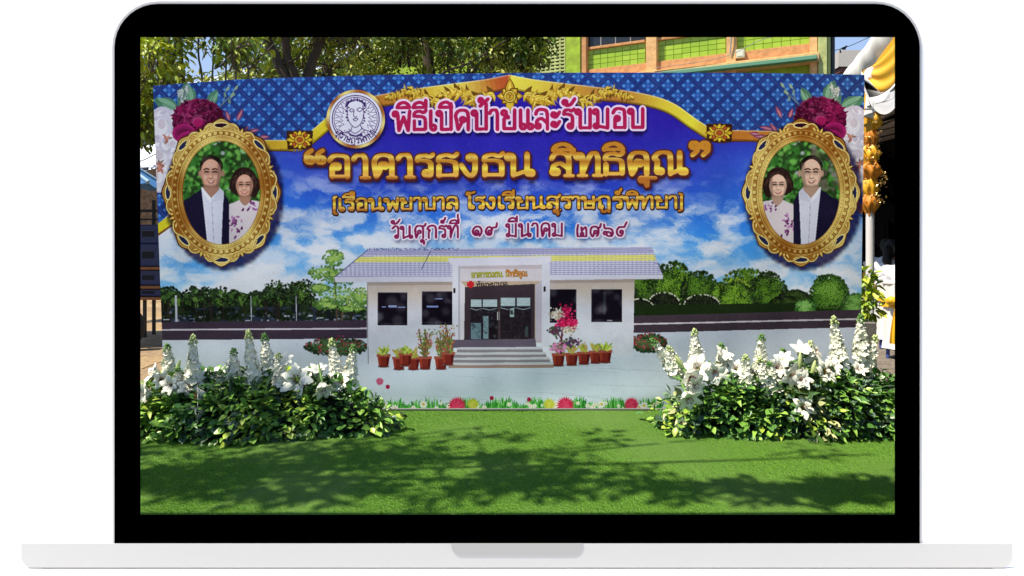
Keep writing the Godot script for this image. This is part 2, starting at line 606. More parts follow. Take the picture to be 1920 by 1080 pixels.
# Letter shapes: strokes of x y pairs (baseline 0, top of letter 1); ~ smooths a stroke, o is a ring x y r.
var GLYPH := {
	"พ": [0.98, "o.15 .84 .11", ".27 .8 .33 .02 .57 .68 .8 .02 .88 .98"],
	"ธ": [0.82, "~.12 .72 .17 .9 .4 .97 .6 .9 .74 1.02", ".12 .72 .55 .7", "~.5 .7 .66 .62 .7 .45 .7 .06", ".7 .05 .14 .05 .14 .48"],
	"เ": [0.44, "o.29 .14 .12", ".16 .98 .16 .14"],
	"แ": [0.82, "o.29 .14 .12", ".16 .98 .16 .14", "o.67 .14 .12", ".54 .98 .54 .14"],
	"โ": [0.5, "o.34 .14 .12", ".22 .98 .22 .14", "~.22 .95 .2 1.16 .06 1.22 .1 1.38 .32 1.34 .52 1.42"],
	"า": [0.58, "~.04 .82 .14 .98 .36 .98 .44 .78", ".44 .8 .44 0"],
	"ะ": [0.58, "o.17 .72 .1", "~.17 .6 .3 .62 .46 .86", "o.17 .24 .1", "~.17 .12 .3 .14 .46 .38"],
	"ป": [0.9, "o.15 .85 .11", ".27 .85 .27 .04 .76 .04 .76 1.34"],
	"บ": [0.9, "o.15 .85 .11", ".27 .85 .27 .04 .76 .04 .76 .98"],
	"ษ": [0.98, "o.15 .85 .11", ".27 .85 .27 .04 .76 .04 .76 .98", "o.53 .5 .1", "~.6 .5 .75 .55 .98 .75"],
	"ด": [0.9, "o.46 .52 .11", "~.44 .42 .34 .24 .22 .02", "~.22 .04 .14 .5 .1 .74 .22 .94 .46 1 .68 .92 .74 .66", ".74 .7 .74 0"],
	"ค": [0.9, "o.46 .52 .11", "~.36 .5 .32 .24 .22 .02", "~.22 .04 .16 .5 .16 .74 .26 .94 .46 1 .68 .92 .74 .66", ".74 .7 .74 0"],
	"ศ": [0.96, "o.46 .5 .11", "~.36 .48 .32 .24 .22 .02", "~.22 .04 .16 .5 .16 .74 .26 .94 .46 1 .68 .92 .74 .66", ".74 .7 .74 0", "~.66 .94 .84 1 .92 1.16"],
	"ย": [0.88, "o.2 .84 .11", "~.3 .76 .42 .6 .22 .56 .2 .4 .2 .04", ".2 .04 .74 .04 .74 .98"],
	"ล": [0.88, "o.24 .16 .11", "~.16 .22 .2 .44 .4 .54 .56 .44 .7 .3", "~.12 .76 .22 .96 .44 1 .66 .92 .72 .66", ".72 .7 .72 0"],
	"ส": [0.92, "o.24 .16 .11", "~.16 .22 .2 .44 .4 .54 .56 .44 .7 .3", "~.12 .76 .22 .96 .44 1 .66 .92 .72 .66", ".72 .7 .72 0", "~.62 .9 .8 .98 .88 1.14"],
	"ร": [0.68, "o.44 .14 .11", "~.1 .74 .16 .92 .36 .96 .5 .9 .62 1", "~.1 .74 .3 .74 .5 .66 .55 .48 .55 .14"],
	"ม": [0.94, "o.15 .85 .11", ".27 .85 .27 .16", "o.18 .13 .1", ".26 .12 .76 .03 .76 .98"],
	"อ": [0.86, "o.32 .5 .11", ".2 .5 .2 .04 .7 .04 .7 .66", "~.7 .62 .66 .92 .42 1 .22 .96 .1 .78"],
	"ง": [0.7, "o.4 .84 .11", "~.52 .84 .52 .5 .5 .2 .42 .03", "~.42 .03 .34 .02 .2 .2 .06 .5"],
	"น": [0.98, "o.15 .85 .11", ".27 .85 .27 .02 .68 .2", ".72 .98 .72 .16", "o.82 .12 .1"],
	"ท": [0.94, "o.15 .85 .11", ".27 .85 .27 0", "~.27 .1 .42 .6 .58 .96 .74 .96 .8 .76", ".8 .8 .8 0"],
	"ณ": [1.3, "o.28 .14 .1", "~.18 .16 .2 .6 .1 .74 .22 .94 .42 1 .62 .92 .66 .66", ".66 .7 .66 .02 1 .2", ".98 .98 .98 .16", "o1.1 .12 .1"],
	"ฎ": [0.92, "o.24 .12 .1", "~.16 .16 .18 .6 .1 .74 .22 .94 .46 1 .68 .92 .74 .66", ".74 .7 .74 -.3", "~.74 -.3 .58 -.22 .46 -.34 .34 -.3 .3 -.14"],
	"ว": [0.66, "o.42 .14 .11", ".54 .14 .54 .7", "~.54 .66 .5 .92 .32 1 .1 .8"],
	"ก": [0.86, "~.2 0 .2 .5 .28 .62 .1 .72 .2 .92 .44 1 .66 .92 .72 .66", ".72 .7 .72 0"],
	"ห": [0.96, "o.15 .85 .11", ".27 .85 .27 0", "~.27 .4 .5 .62 .76 .74", "o.74 .86 .1", "~.6 .68 .74 .56 .78 .4", ".78 .46 .78 0"],
	"๑": [0.9, "o.44 .36 .11", "~.55 .36 .52 .16 .3 .14 .16 .4 .3 .7 .56 .76 .74 .56 .74 .3 .62 .06"],
	"๙": [0.98, "o.42 .34 .11", "~.53 .34 .48 .14 .26 .14 .14 .4 .28 .68 .48 .68 .56 .5 .62 .66 .84 .7 .9 1"],
	"๒": [1.0, "o.5 .2 .1", "~.2 .9 .14 .5 .16 .04", ".16 .04 .82 .04 .82 .5", "~.82 .5 .76 .72 .6 .6 .5 .5 .44 .7 .5 .3"],
	"๕": [1.02, "o.52 .34 .11", "~.42 .3 .3 .02 .14 .3 .2 .66 .5 .76 .72 .58 .72 .2 .6 .04", "~.68 .66 .84 .7 .92 .96"],
	"๖": [0.96, "o.22 .26 .11", "~.3 .34 .5 .34 .68 .2 .6 .04 .38 .08 .32 .3", "~.14 .9 .2 .62 .46 .62 .74 .5 .8 .2 .7 .02"],
	"๔": [1.0, "o.5 .34 .11", "~.62 .34 .5 .06 .24 .1 .14 .4 .3 .68 .56 .7", "~.56 .7 .72 .72 .8 .9 .88 1.06"],
	"(": [0.4, "~.34 1.2 .2 1.12 .2 .9", ".2 .95 .2 0", "~.2 .05 .2 -.18 .36 -.26"],
	")": [0.4, "~.06 1.2 .2 1.12 .2 .9", ".2 .95 .2 0", "~.2 .05 .2 -.18 .04 -.26"],
	"“": [0.94, "o.22 .98 .13", "~.1 1 .12 1.24 .3 1.4", "o.64 .98 .13", "~.52 1 .54 1.24 .72 1.4"],
	"”": [0.94, "o.26 1.24 .13", "~.38 1.22 .36 1 .18 .82", "o.68 1.24 .13", "~.8 1.22 .78 1 .6 .82"],
	" ": [0.6],
	"ิ": [-1.0, "~-.74 1.16 -.64 1.34 -.4 1.42 -.2 1.32 -.1 1.16", "-.74 1.16 -.1 1.16"],
	"ี": [-1.0, "~-.74 1.16 -.64 1.34 -.4 1.42 -.2 1.32 -.1 1.16", "-.74 1.16 -.1 1.16 -.1 1.52"],
	"ื": [-1.0, "~-.74 1.16 -.64 1.34 -.4 1.42 -.2 1.32 -.1 1.16", "-.74 1.16 -.1 1.16 -.1 1.54", "-.26 1.34 -.26 1.54"],
	"ั": [-1.0, "o-.52 1.34 .1", "~-.5 1.22 -.38 1.18 -.2 1.26 -.02 1.52"],
	"้": [-1.0, "o-.42 1.5 .09", "~-.34 1.46 -.38 1.28 -.44 1.2", "-.46 1.2 -.04 1.56"],
	"่": [-1.0, "-.14 1.6 -.14 1.86"],
	"์": [-1.0, "o-.34 1.3 .1", "~-.28 1.38 -.2 1.44 -.12 1.62"],
	"ุ": [-1.0, "o-.3 -.24 .09", ".0 -.14 .0 -.14", "~-.2 -.2 -.16 -.28 -.16 -.5"],
}

func strokes(text: String) -> Array:      # [[ [points], ... ] in em units, total width]
	var out := []
	var pen := 0.0
	for ch in text:
		if not GLYPH.has(ch):
			continue
		var g: Array = GLYPH[ch]
		var w: float = g[0]
		var base := pen
		for i in range(1, g.size()):
			var d: String = g[i]
			var smooth := d.begins_with("~")
			var loop := d.begins_with("o")
			var q := d.trim_prefix("~").trim_prefix("o").split_floats(" ")
			var pts := PackedVector2Array()
			if loop:
				for k in 13:
					pts.append(Vector2(q[0] + cos(TAU * k / 12) * q[2], q[1] + sin(TAU * k / 12) * q[2]))
			else:
				for k in range(0, q.size() - 1, 2):
					pts.append(Vector2(q[k], q[k + 1]))
				if smooth:
					pts = curve2(pts, 5)
			for k in pts.size():
				pts[k].x += base
			out.append(pts)
		if w > 0.0:
			pen += w
	return [out, pen]

# lays out text between two baseline points; returns the strokes in print coordinates
func layout(text: String, a: Vector2, b: Vector2, h: float) -> Array:
	var st := strokes(text)
	var k: float = a.distance_to(b) / st[1]
	var dx := (b - a).normalized()
	var out := []
	for pts in st[0]:
		var q := []
		for p in pts:
			q.append(a + dx * p.x * k + Vector2(0, -p.y * h))
		out.append(q)
	return out

func ink(p: Paint, lines: Array, w: float, wh: float, col: Color, shift := Vector2.ZERO) -> void:
	for q in lines:
		var r := []
		for v in q:
			r.append(v + shift)
		p.line(r, w, col, wh)

func soft_text(p: Paint, lines: Array, w: float, col: Color, shift: Vector2, box_: Rect2) -> void:
	var k := p.s / 5.0
	var q := Paint.new(int(box_.size.x * k), int(box_.size.y * k), k, box_.position.x, box_.position.y, Color(col.r, col.g, col.b, 0))
	ink(q, lines, w, w, col, shift)
	p.put(q, true)

func gold_text(p: Paint, lines: Array, w: float, wh: float, box_: Rect2, top: float, base: float, edge: Color, rim: float) -> void:
	ink(p, lines, w + rim * 2.0, wh + rim * 2.0, edge, Vector2(rim * 0.25, rim * 0.7))
	ink(p, lines, w + rim * 1.7, wh + rim * 1.7, edge.lightened(0.06))
	var mask := Paint.new(int(box_.size.x * p.s), int(box_.size.y * p.s), p.s, box_.position.x, box_.position.y)
	ink(mask, lines, w, wh, Color(1, 1, 1, 1))
	var fill := Paint.new(mask.im.get_width(), mask.im.get_height(), p.s, box_.position.x, box_.position.y)
	var g := ramp([0.0, "#c8862c", 0.14, "#f0cc60", 0.32, "#b87826", 0.46, "#d8a238", 0.6, "#fae85c", 0.74, "#e6b440", 0.9, "#f0b858", 1.0, "#b8702a"])
	for r in fill.im.get_height():
		var y := (r + 0.5) / p.s + box_.position.y
		fill.im.fill_rect(Rect2i(0, r, fill.im.get_width(), 1), g.sample(clampf((y - top) / (base - top), 0.0, 1.0)))
	p.im.blit_rect_mask(fill.im, mask.im, Rect2i(Vector2i.ZERO, fill.im.get_size()), Vector2i(int(round((box_.position.x - p.ox) * p.s)), int(round((box_.position.y - p.oy) * p.s))))

func noise_image(w: int, h: int, seed_: int, freq: float, octaves: int, sx := 1.0) -> Image:
	var n := FastNoiseLite.new()
	n.seed = seed_
	n.frequency = freq
	n.fractal_octaves = octaves
	n.domain_warp_enabled = true
	n.domain_warp_amplitude = 40.0
	n.domain_warp_frequency = 0.01
	var im := n.get_image(int(w / sx), h, false, false, true)
	im.resize(w, h, Image.INTERPOLATE_CUBIC)
	return im

func blob_tree(p: Paint, cx: float, cy: float, rx: float, ry: float, n: int, tones: Array, r := 3.0) -> void:
	# clumps of small ragged dabs: dark under, then lit clusters toward the top left
	for t in tones.size():
		var f := 1.0 - 0.1 * t
		var lumps := []
		for i in 5 + n / 14:
			var a := rng.randf() * TAU
			var q := sqrt(rng.randf())
			lumps.append(Vector2(cx + cos(a) * q * rx * f * 0.86, cy + sin(a) * q * ry * f * 0.86))
		for i in int(n * [1.6, 2.2, 1.5][mini(t, 2)]):
			var o := Vector2.from_angle(rng.randf() * TAU) * sqrt(rng.randf())
			var spot := Vector2(cx + o.x * rx, cy + o.y * ry)
			if t > 0:
				var l: Vector2 = lumps[rng.randi() % lumps.size()]
				spot = l + Vector2(rng.randfn() * rx * 0.13, rng.randfn() * ry * 0.11 - ry * 0.05 * t)
			var c := Color(tones[t])
			p.dab(spot.x, spot.y, r * rng.randf_range(0.5, 1.0) * [1.0, 0.55, 0.4][mini(t, 2)], c.lightened(0.1) if i % 3 == 0 else c)

func paint_banner() -> Image:
	var S := 2048.0 / 1348.0
	var p := Paint.new(2048, 984, S, 280, 130)
	rng.seed = 11
	# sky
	var g := ramp([0.0, "#2c1c9a", 0.16, "#2e20a4", 0.3, "#2b2fb0", 0.4, "#2660d4", 0.5, "#3c92e6", 0.62, "#7cbcee", 0.75, "#aed2f0", 1.0, "#c9d6e8"])
	for r in 984:
		p.im.fill_rect(Rect2i(0, r, 2048, 1), g.sample(clampf(r / 984.0, 0, 1)))
	var glow := Paint.new(256, 123, S / 8, 280, 130, Color(0.22, 0.52, 0.93, 0))
	for j in 123:
		for i in 256:
			var x := (i / 256.0 - 0.5) * 2.0
			var y := j / 123.0
			var edge := smoothstep(0.2, 1.0, absf(x)) * smoothstep(0.75, 0.25, y) * smoothstep(0.12, 0.3, y)
			glow.im.set_pixel(i, j, Color(0.25, 0.56, 0.93, 0.75 * edge))
	p.put(glow, true)
	# clouds: a thick low bank and blown wisps above
	for L in [[3, 0.006, 2.4, 0.3, 0.66, 0.95, 0.4, 2.1], [8, 0.013, 1.7, 0.22, 0.5, 0.8, 0.47, 2.8], [21, 0.02, 2.0, 0.2, 0.48, 0.85, 0.5, 3.2]]:
		var nz := noise_image(1024, 492, L[0], L[1] * 1.6, 6, L[2])
		var cl := Image.create_empty(1024, 492, false, Image.FORMAT_RGBA8)
		var data := nz.get_data()
		var outb := PackedByteArray()
		outb.resize(1024 * 492 * 4)
		var bw := nz.get_data().size() / (1024 * 492)
		for j in 420:
			var v := j / 492.0
			var amt := smoothstep(L[3], L[4], v)
			for i in 1024:
				var u := absf(i / 512.0 - 1.0)
				var a: float = clampf((data[(j * 1024 + i) * bw] / 255.0 - L[6] + 0.22 * (amt - 0.5) + 0.06 * u - 0.16 * smoothstep(0.68, 0.8, i / 1024.0) * smoothstep(0.62, 0.5, v)) * L[7], 0.0, 1.0) * amt * L[5]
				var o := (j * 1024 + i) * 4
				outb[o] = 226
				outb[o + 1] = 228
				outb[o + 2] = 240
				outb[o + 3] = int(a * 255.0)
		cl.set_data(1024, 492, false, Image.FORMAT_RGBA8, outb)
		cl.resize(2048, 984, Image.INTERPOLATE_CUBIC)
		p.im.blend_rect(cl, Rect2i(0, 0, 2048, 984), Vector2i.ZERO)
	# woven blue lattice, top and sides, outside the golden arch
	var lat := Paint.new(2048, 984, S, 280, 130, Color("#2a4f9e"))
	var T := 37.4
	for j in range(-1, 18):
		for i in range(-1, 37):
			for h in 2:
				var cx := 280 + i * T + h * T * 0.5
				var cy := 132 + j * T + h * T * 0.5 - i * 0.35
				if cy > 430.0:
					continue
				lat.poly(P2([cx - T * 0.5, cy, cx, cy - T * 0.5, cx + T * 0.5, cy, cx, cy + T * 0.5]), Color("#182660"))
				lat.poly(P2([cx - T * 0.475, cy, cx, cy - T * 0.475, cx + T * 0.475, cy, cx, cy + T * 0.475]), Color("#3f5ca8"))
				lat.poly(P2([cx - T * 0.452, cy, cx, cy - T * 0.452, cx + T * 0.452, cy, cx, cy + T * 0.452]), Color("#1a2a70"))
				lat.poly(P2([cx - T * 0.415, cy, cx, cy - T * 0.415, cx + T * 0.415, cy, cx, cy + T * 0.415]), Color("#244690"))
				for k in 4:
					var d := Vector2.from_angle(k * PI / 2)
					lat.oval(cx + d.x * 8.2, cy + d.y * 8.2, 5.4, 5.4, Color("#1c2f78"))
					lat.petal(cx + d.x * 2.4, cy + d.y * 2.4, 10.4, 8.6, k * PI / 2, Color("#3468b8"))
					lat.oval(cx + d.x * 8.4, cy + d.y * 8.4, 2.0, 2.0, Color("#5a94d8"))
				lat.oval(cx, cy, 2.4, 2.4, Color("#3b66bc"))
	var arch_top := curve2(P2([278, 266, 400, 264, 530, 262, 560, 262, 592, 238, 640, 198, 700, 180, 800, 163, 900, 150, 955, 140]))
	var arch_right := curve2(P2([955, 140, 1010, 150, 1110, 162, 1200, 174, 1260, 192, 1310, 226, 1345, 246, 1380, 244, 1480, 246, 1630, 246]))
	var above := PackedVector2Array([Vector2(278, 120)])
	for q in arch_top:
		above.append(q)
	for q in arch_right:
		above.append(q)
	above.append(Vector2(1630, 120))
	var mask := Paint.new(2048, 984, S, 280, 130)
	mask.poly(above, Color.WHITE)
	mask.poly(P2([278, 240, 322, 240, 330, 385, 290, 430, 278, 430]), Color.WHITE)
	mask.poly(P2([1590, 240, 1630, 240, 1630, 420, 1596, 388]), Color.WHITE)
	p.im.blit_rect_mask(lat.im, mask.im, Rect2i(0, 0, 2048, 984), Vector2i.ZERO)
	# golden ribbon of the arch
	var gx := [278, "#d0a030", 500, "#c8a02c", 600, "#e0cc34", 640, "#d8c02c", 700, "#b8782a", 740, "#c08030", 800, "#d8b840", 850, "#e0d45c", 890, "#d0a040", 930, "#b8582c", 954, "#b04828", 956, "#e6d84c", 1000, "#e0cc48", 1080, "#c49038", 1160, "#b8763a", 1200, "#c89a38", 1240, "#dcc23c", 1300, "#e8dc40", 1340, "#c8a030", 1370, "#b8702a", 1440, "#c07c30", 1630, "#c88a3c"]
	var gstops := []
	for k in range(0, gx.size(), 2):
		gstops.append((gx[k] - 278.0) / 1352.0)
		gstops.append(gx[k + 1])
	var gr := ramp(gstops)
	for pass_ in 2:
		for c in [arch_top, arch_right]:
			for i in c.size() - 1:
				var th := lerpf(20.0, 26.0, smoothstep(0.0, 1.0, 1.0 - absf(c[i].x - 955.0) / 420.0)) + (2.0 if pass_ == 0 else 0.0)
				var d: Vector2 = (c[i + 1] - c[i]).normalized()
				var nn := Vector2(-d.y, d.x)
				if nn.y < 0:
					nn = -nn
				var e := d * 0.7
				var col := Color("#4a2a20") if pass_ == 0 else gr.sample((c[i].x - 278.0) / 1352.0)
				p.poly(PackedVector2Array([c[i] - e, c[i + 1] + e, c[i + 1] + e + nn * th, c[i] - e + nn * th]), col)
				if pass_ == 1:
					p.poly(PackedVector2Array([c[i] - e, c[i + 1] + e, c[i + 1] + e + nn * 2.0, c[i] - e + nn * 2.0]), col.lightened(0.35))
					p.poly(PackedVector2Array([c[i] - e + nn * (th - 3.0), c[i + 1] + e + nn * (th - 3.0), c[i + 1] + e + nn * th, c[i] - e + nn * th]), col.darkened(0.3))
	p.poly(P2([283, 428, 330, 395, 330, 415, 286, 446]), Color("#d8cc2c"))
	p.poly(P2([284, 446, 330, 415, 330, 419, 286, 450]), Color("#7a4a20"))
	p.poly(P2([1590, 382, 1628, 410, 1628, 392, 1590, 362]), Color("#b5642c"))
	# carved scroll under the point of the arch
	for side in [-1.0, 1.0]:
		for pass_ in 2:
			rng.seed = 5
			for i in 44:
				var t := i / 43.0
				var x: float = 955.0 + side * (28.0 + 198.0 * t)
				var y := 180.0 + 8.0 * sin(t * 14.0) - 4.0 * t + (i % 3) * 6.0 * sin(PI * t) - 3.0
				var big := lerpf(1.25, 0.5, t)
				for k in 4:
					var ang: float = (0.2 if side > 0 else PI - 0.2) + side * rng.randf_range(-1.2, 1.3)
					var l: float = rng.randf_range(9, 21) * big
					var w := rng.randf_range(3.6, 7) * big
					var bend: float = side * rng.randf_range(-0.5, 0.5)
					if pass_ == 0:
						p.petal(x - side * 1.0, y + 0.8, l + 1.6, w + 1.8, ang, Color("#6a4818"), bend)
					else:
						var tone := rng.randf()
						p.petal(x, y, l, w * 0.82, ang, Color("#a87820").lerp(Color("#dcb838"), tone), bend)
						p.petal(x + side * 1.5, y - 0.8, l * 0.7, w * 0.34, ang, Color("#f0dc68"), bend)
	for k in 8:
		var ang := k * PI / 4 + PI / 8 * 0.0
		var l := 32.0 if k % 4 == 2 else (24.0 if k % 2 == 0 else 19.0)
		p.petal(956, 180, l + 2, 19, ang, Color("#5a3a14"))
		p.petal(956, 180, l, 15, ang, Color("#c89a2c"))
		p.petal(956, 180, l * 0.85, 6, ang, Color("#ead058"))
	p.petal(956, 186, 32, 14, PI / 2, Color("#d8b43a"))
	for q in [[12, "#5a3a14"], [10.5, "#e2c450"], [8, "#8a6420"], [6.5, "#caa034"]]:
		p.oval(956, 181, q[0], q[0], Color(q[1]))
	p.line([Vector2(952.5, 176), Vector2(956, 181), Vector2(959.5, 176)], 1.2, Color("#5a3a14"))
	p.line([Vector2(956, 181), Vector2(956, 186)], 1.2, Color("#5a3a14"))
	# square flower bosses at the foot of the arch
	for b in [[562, 262, 0.0], [1349, 249, 0.0]]:
		p.poly(P2([b[0] - 25, b[1] - 17, b[0] + 25, b[1] - 17, b[0] + 23, b[1] + 18, b[0] - 23, b[1] + 18]), Color("#3a2014"))
		for k in 12:
			var ang := k * TAU / 12
			p.petal(b[0] + cos(ang) * 8, b[1] + sin(ang) * 5, 19 - 5 * absf(sin(ang)), 11, ang, Color("#6a3c10"))
			p.petal(b[0] + cos(ang) * 8, b[1] + sin(ang) * 5, 17 - 5 * absf(sin(ang)), 8, ang, Color("#d8b82c") if k % 2 == 0 else Color("#e6d040"))
		for k in 4:
			var d := Vector2.from_angle(PI / 4 + k * PI / 2)
			p.oval(b[0] + d.x * 15, b[1] + d.y * 12, 4.5, 4, Color("#8a3a18"))
			p.oval(b[0] + d.x * 15, b[1] + d.y * 12, 2.6, 2.4, Color("#b8602c"))
		for q in [[11, "#6a3c10"], [9.5, "#d0a038"], [6, "#8a3a18"], [4.2, "#b0542a"]]:
			p.oval(b[0], b[1], q[0], q[0] * 0.85, Color(q[1]))
	paint_grounds(p)
	paint_house(p)
	paint_letters(p)
	paint_seal(p)
	for q in [[-1.0, 415.0, 361.0], [1.0, 1502.0, 361.0]]:
		paint_corner_flowers(p, q[0])
		paint_oval(p, q[1], q[2], q[0])
	for L in [[51, 0.02, 0.03], [52, 0.3, 0.07]]:
		var nz := noise_image(1024, 492, L[0], L[1], 3)
		nz.convert(Image.FORMAT_L8)
		var src := nz.get_data()
		var spots := PackedByteArray()
		spots.resize(1024 * 492 * 4)
		for i in 1024 * 492:
			var v := (src[i] / 255.0 - 0.5) * 2.0
			var o := i * 4
			var b := 255 if v > 0.0 else 0
			spots[o] = b
			spots[o + 1] = b
			spots[o + 2] = b
			spots[o + 3] = int(absf(v) * L[2] * 255.0)
		var veil := Image.create_from_data(1024, 492, false, Image.FORMAT_RGBA8, spots)
		veil.resize(2048, 984, Image.INTERPOLATE_CUBIC)
		p.im.blend_rect(veil, Rect2i(0, 0, 2048, 984), Vector2i.ZERO)
	return p.im

func paint_grounds(p: Paint) -> void:
	rng.seed = 31
	# trees behind the wall, left
	var dark := ["#14240f", "#26401a", "#3f6a24"]
	for i in 22:
		var x := 296.0 + i * 13.2 + rng.randf_range(-4, 4)
		var big := rng.randf_range(0.65, 1.3) + (0.5 if i > 15 else 0.0) + (0.35 if i in [5, 9, 11] else 0.0)
		p.oval(x, 578, 14 * big, 16 * big, Color("#141e10"))
		blob_tree(p, x, 572 - 8 * big, 17 * big, 20 * big, 90, ["#121c0e", "#20361a", "#426a26" if i % 3 else "#5a8030"], 4.0)
		p.line([Vector2(x, 575), Vector2(x + rng.randf_range(-2, 2), 605)], 2.4, Color("#2a2422"))
	p.poly(P2([284, 578, 690, 574, 690, 604, 284, 608]), Color("#2a3244"))
	for i in 46:
		var x := rng.randf_range(300, 690)
		p.oval(x, rng.randf_range(578, 600), rng.randf_range(6, 18), rng.randf_range(5, 13), Color(["#121a10", "#1a2616", "#161c20", "#22301a"][i % 4]))
	for i in 26:
		var x := rng.randf_range(304, 686)
		p.line([Vector2(x, 566), Vector2(x + rng.randf_range(-3, 3), 604)], rng.randf_range(1.4, 2.6), Color("#2c2420"))
	for i in 30:
		var x := rng.randf_range(304, 676)
		var y := rng.randf_range(590, 600)
		p.rect(x, y, x + rng.randf_range(3, 12), y + rng.randf_range(1, 4), Color(["#7c88a0", "#a4acbc", "#4a5874"][i % 3]))
	for i in 110:
		p.dab(rng.randf_range(304, 690), rng.randf_range(584, 604), rng.randf_range(2, 5), Color(["#6a7490", "#2c3854", "#1c2030", "#2c3c22", "#9aa2ba"][i % 5], 0.55))
	for i in 200:
		p.dab(rng.randf_range(302, 690), rng.randf_range(576, 604), rng.randf_range(1.4, 3), Color(["#101814", "#18221a", "#1e2c1a"][i % 3]))
	for x in [330.0, 470.0, 555.0]:
		p.line([Vector2(x, 555), Vector2(x + 1, 604)], 4.0 if x < 400 else 1.6, Color("#b8bccc"))
	# the tall airy tree by the house
	p.line([Vector2(634, 640), Vector2(630, 560), Vector2(626, 500)], 3.4, Color("#4a3c30"))
	p.line([Vector2(645, 640), Vector2(641, 590), Vector2(655, 560)], 3.0, Color("#5a4838"))
	for q in [[625, 484, 20, 16], [605, 512, 26, 14], [640, 520, 30, 16], [600, 540, 18, 8], [636, 552, 42, 16], [660, 572, 34, 14], [612, 570, 26, 12], [676, 556, 16, 18]]:
		blob_tree(p, q[0], q[1], q[2], q[3], 80, ["#4a7030", "#6c9a3c", "#a0c060"], 3.4)
	# trees on the right
	for q in [[1215, 530, 36, 42, 0], [1262, 536, 40, 46, 1], [1312, 548, 36, 40, 0], [1352, 560, 24, 30, 1], [1400, 545, 52, 42, 2], [1440, 552, 38, 42, 0], [1490, 568, 34, 24, 3], [1380, 566, 34, 38, 1], [1470, 575, 30, 20, 3]]:
		var tones: Array = [["#16240e", "#2c4a14", "#54801f"], ["#1c300e", "#3c6216", "#74a028"], ["#2a400d", "#527c18", "#96b834"], ["#10180c", "#1e2e12", "#304818"]][q[4]]
		p.oval(q[0], q[1] + 8, q[2] * 0.86, q[3] * 0.82, Color(tones[0]))
		blob_tree(p, q[0], q[1], q[2], q[3], 330, tones, 4.6)
	for q in [[1245, 572, 30, 24], [1316, 574, 34, 22], [1200, 578, 26, 18]]:
		blob_tree(p, q[0], q[1], q[2], q[3], 260, ["#0e120c", "#141a10", "#1a2012"], 4.0)
		for i in 34:
			var a := rng.randf_range(-PI, 0)
			p.dab(q[0] + cos(a) * q[2], q[1] + sin(a) * q[3], 2.0, Color("#c8c8b4"))
	p.poly(P2([1190, 572, 1625, 566, 1625, 586, 1190, 596]), Color("#1a2a12"))
	p.oval(1555, 556, 30, 32, Color("#1c340e"))
	blob_tree(p, 1555, 552, 36, 38, 420, ["#1c340e", "#3c681c", "#6c9c34"], 4.4)
	blob_tree(p, 1602, 572, 24, 22, 260, ["#28481c", "#4c8030", "#78a850"], 4.0)
	blob_tree(p, 1510, 578, 20, 16, 160, ["#305c24", "#5c9840", "#88bc60"], 4.0)
	# the wall and the white forecourt
	p.poly(P2([284, 604, 690, 600, 690, 634, 284, 638]), Color("#3c3040"))
	p.poly(P2([284, 617, 690, 614, 690, 617, 284, 620]), Color("#c8c0d0"))
	p.poly(P2([1186, 592, 1630, 580, 1630, 613, 1186, 624]), Color("#40343f"))
	p.poly(P2([1186, 606, 1630, 596, 1630, 599, 1186, 609]), Color("#d0c8d4"))
	var pale := ramp([0.0, "#ccd3e6", 0.5, "#d0dcec", 1.0, "#d6e4f0"])
	p.poly(P2([278, 638, 690, 634, 690, 680, 1186, 668, 1186, 624, 1630, 613, 1630, 780, 278, 780]), Color.WHITE, pale, 620, 770)
	for i in 26:
		var y := rng.randf_range(650, 745)
		var x := rng.randf_range(690, 1150)
		p.line([Vector2(x, y), Vector2(x + rng.randf_range(40, 160), y + rng.randf_range(2, 9))], 0.8, Color("#bcc6d6"))
	# flower beds beside the house
	for q in [[632, 650, 60, 17], [1216, 643, 34, 17]]:
		blob_tree(p, q[0], q[1], q[2], q[3], 300, ["#20301c", "#304e2a", "#4a6c3c"], 4.2)
		for i in 70:
			var a := rng.randf() * TAU
			p.dab(q[0] + cos(a) * q[2] * sqrt(rng.randf()), q[1] - 4 + sin(a) * q[3] * sqrt(rng.randf()), 2.2, Color(["#a83444", "#c05060", "#8a2434"][i % 3]))
	# the strip of grass and flowers along the foot
	for i in 900:
		var x := rng.randf_range(690, 1240)
		var l: float = rng.randf_range(8, 24) * (0.6 + 0.6 * absf(sin(x * 0.045)))
		p.petal(x, 769, l, 2.6, -PI / 2 + rng.randf_range(-0.4, 0.4), Color(["#3c9a34", "#58b848", "#2c7c2c", "#7cd060"][i % 4]))
	for i in 60:
		var x := rng.randf_range(695, 1235)
		var y := rng.randf_range(755, 767)
		var r := rng.randf_range(2.4, 5.5) if i % 7 else 9.0
		for k in 9:
			p.petal(x, y, r, r * 0.45, k * TAU / 9, Color("#f0f2ee"))
		p.oval(x, y, r * 0.28, r * 0.28, Color("#e0c030"))
	for q in [[857, 760, 18, "#c81e48", "#ee5c7c"], [1060, 760, 18, "#c81e48", "#ee5c7c"], [1184, 758, 15, "#c81e48", "#ee5c7c"], [887, 757, 12, "#b8c030", "#e6e468"], [1030, 758, 12, "#b8c030", "#e6e468"], [712, 715, 8, "#b83860", "#d880a0"]]:
		for ring_ in 4:
			for k in 22:
				var r: float = q[2] * (1.0 - ring_ * 0.22)
				p.petal(q[0], q[1], r, r * 0.24, k * TAU / 22 + ring_ * 0.14, Color(q[3]).lerp(Color(q[4]), rng.randf() * 0.6 + ring_ * 0.12))
	for q in [[922, 746], [992, 749], [727, 725]]:
		p.oval(q[0], q[1], 4, 4, Color("#a82048"))

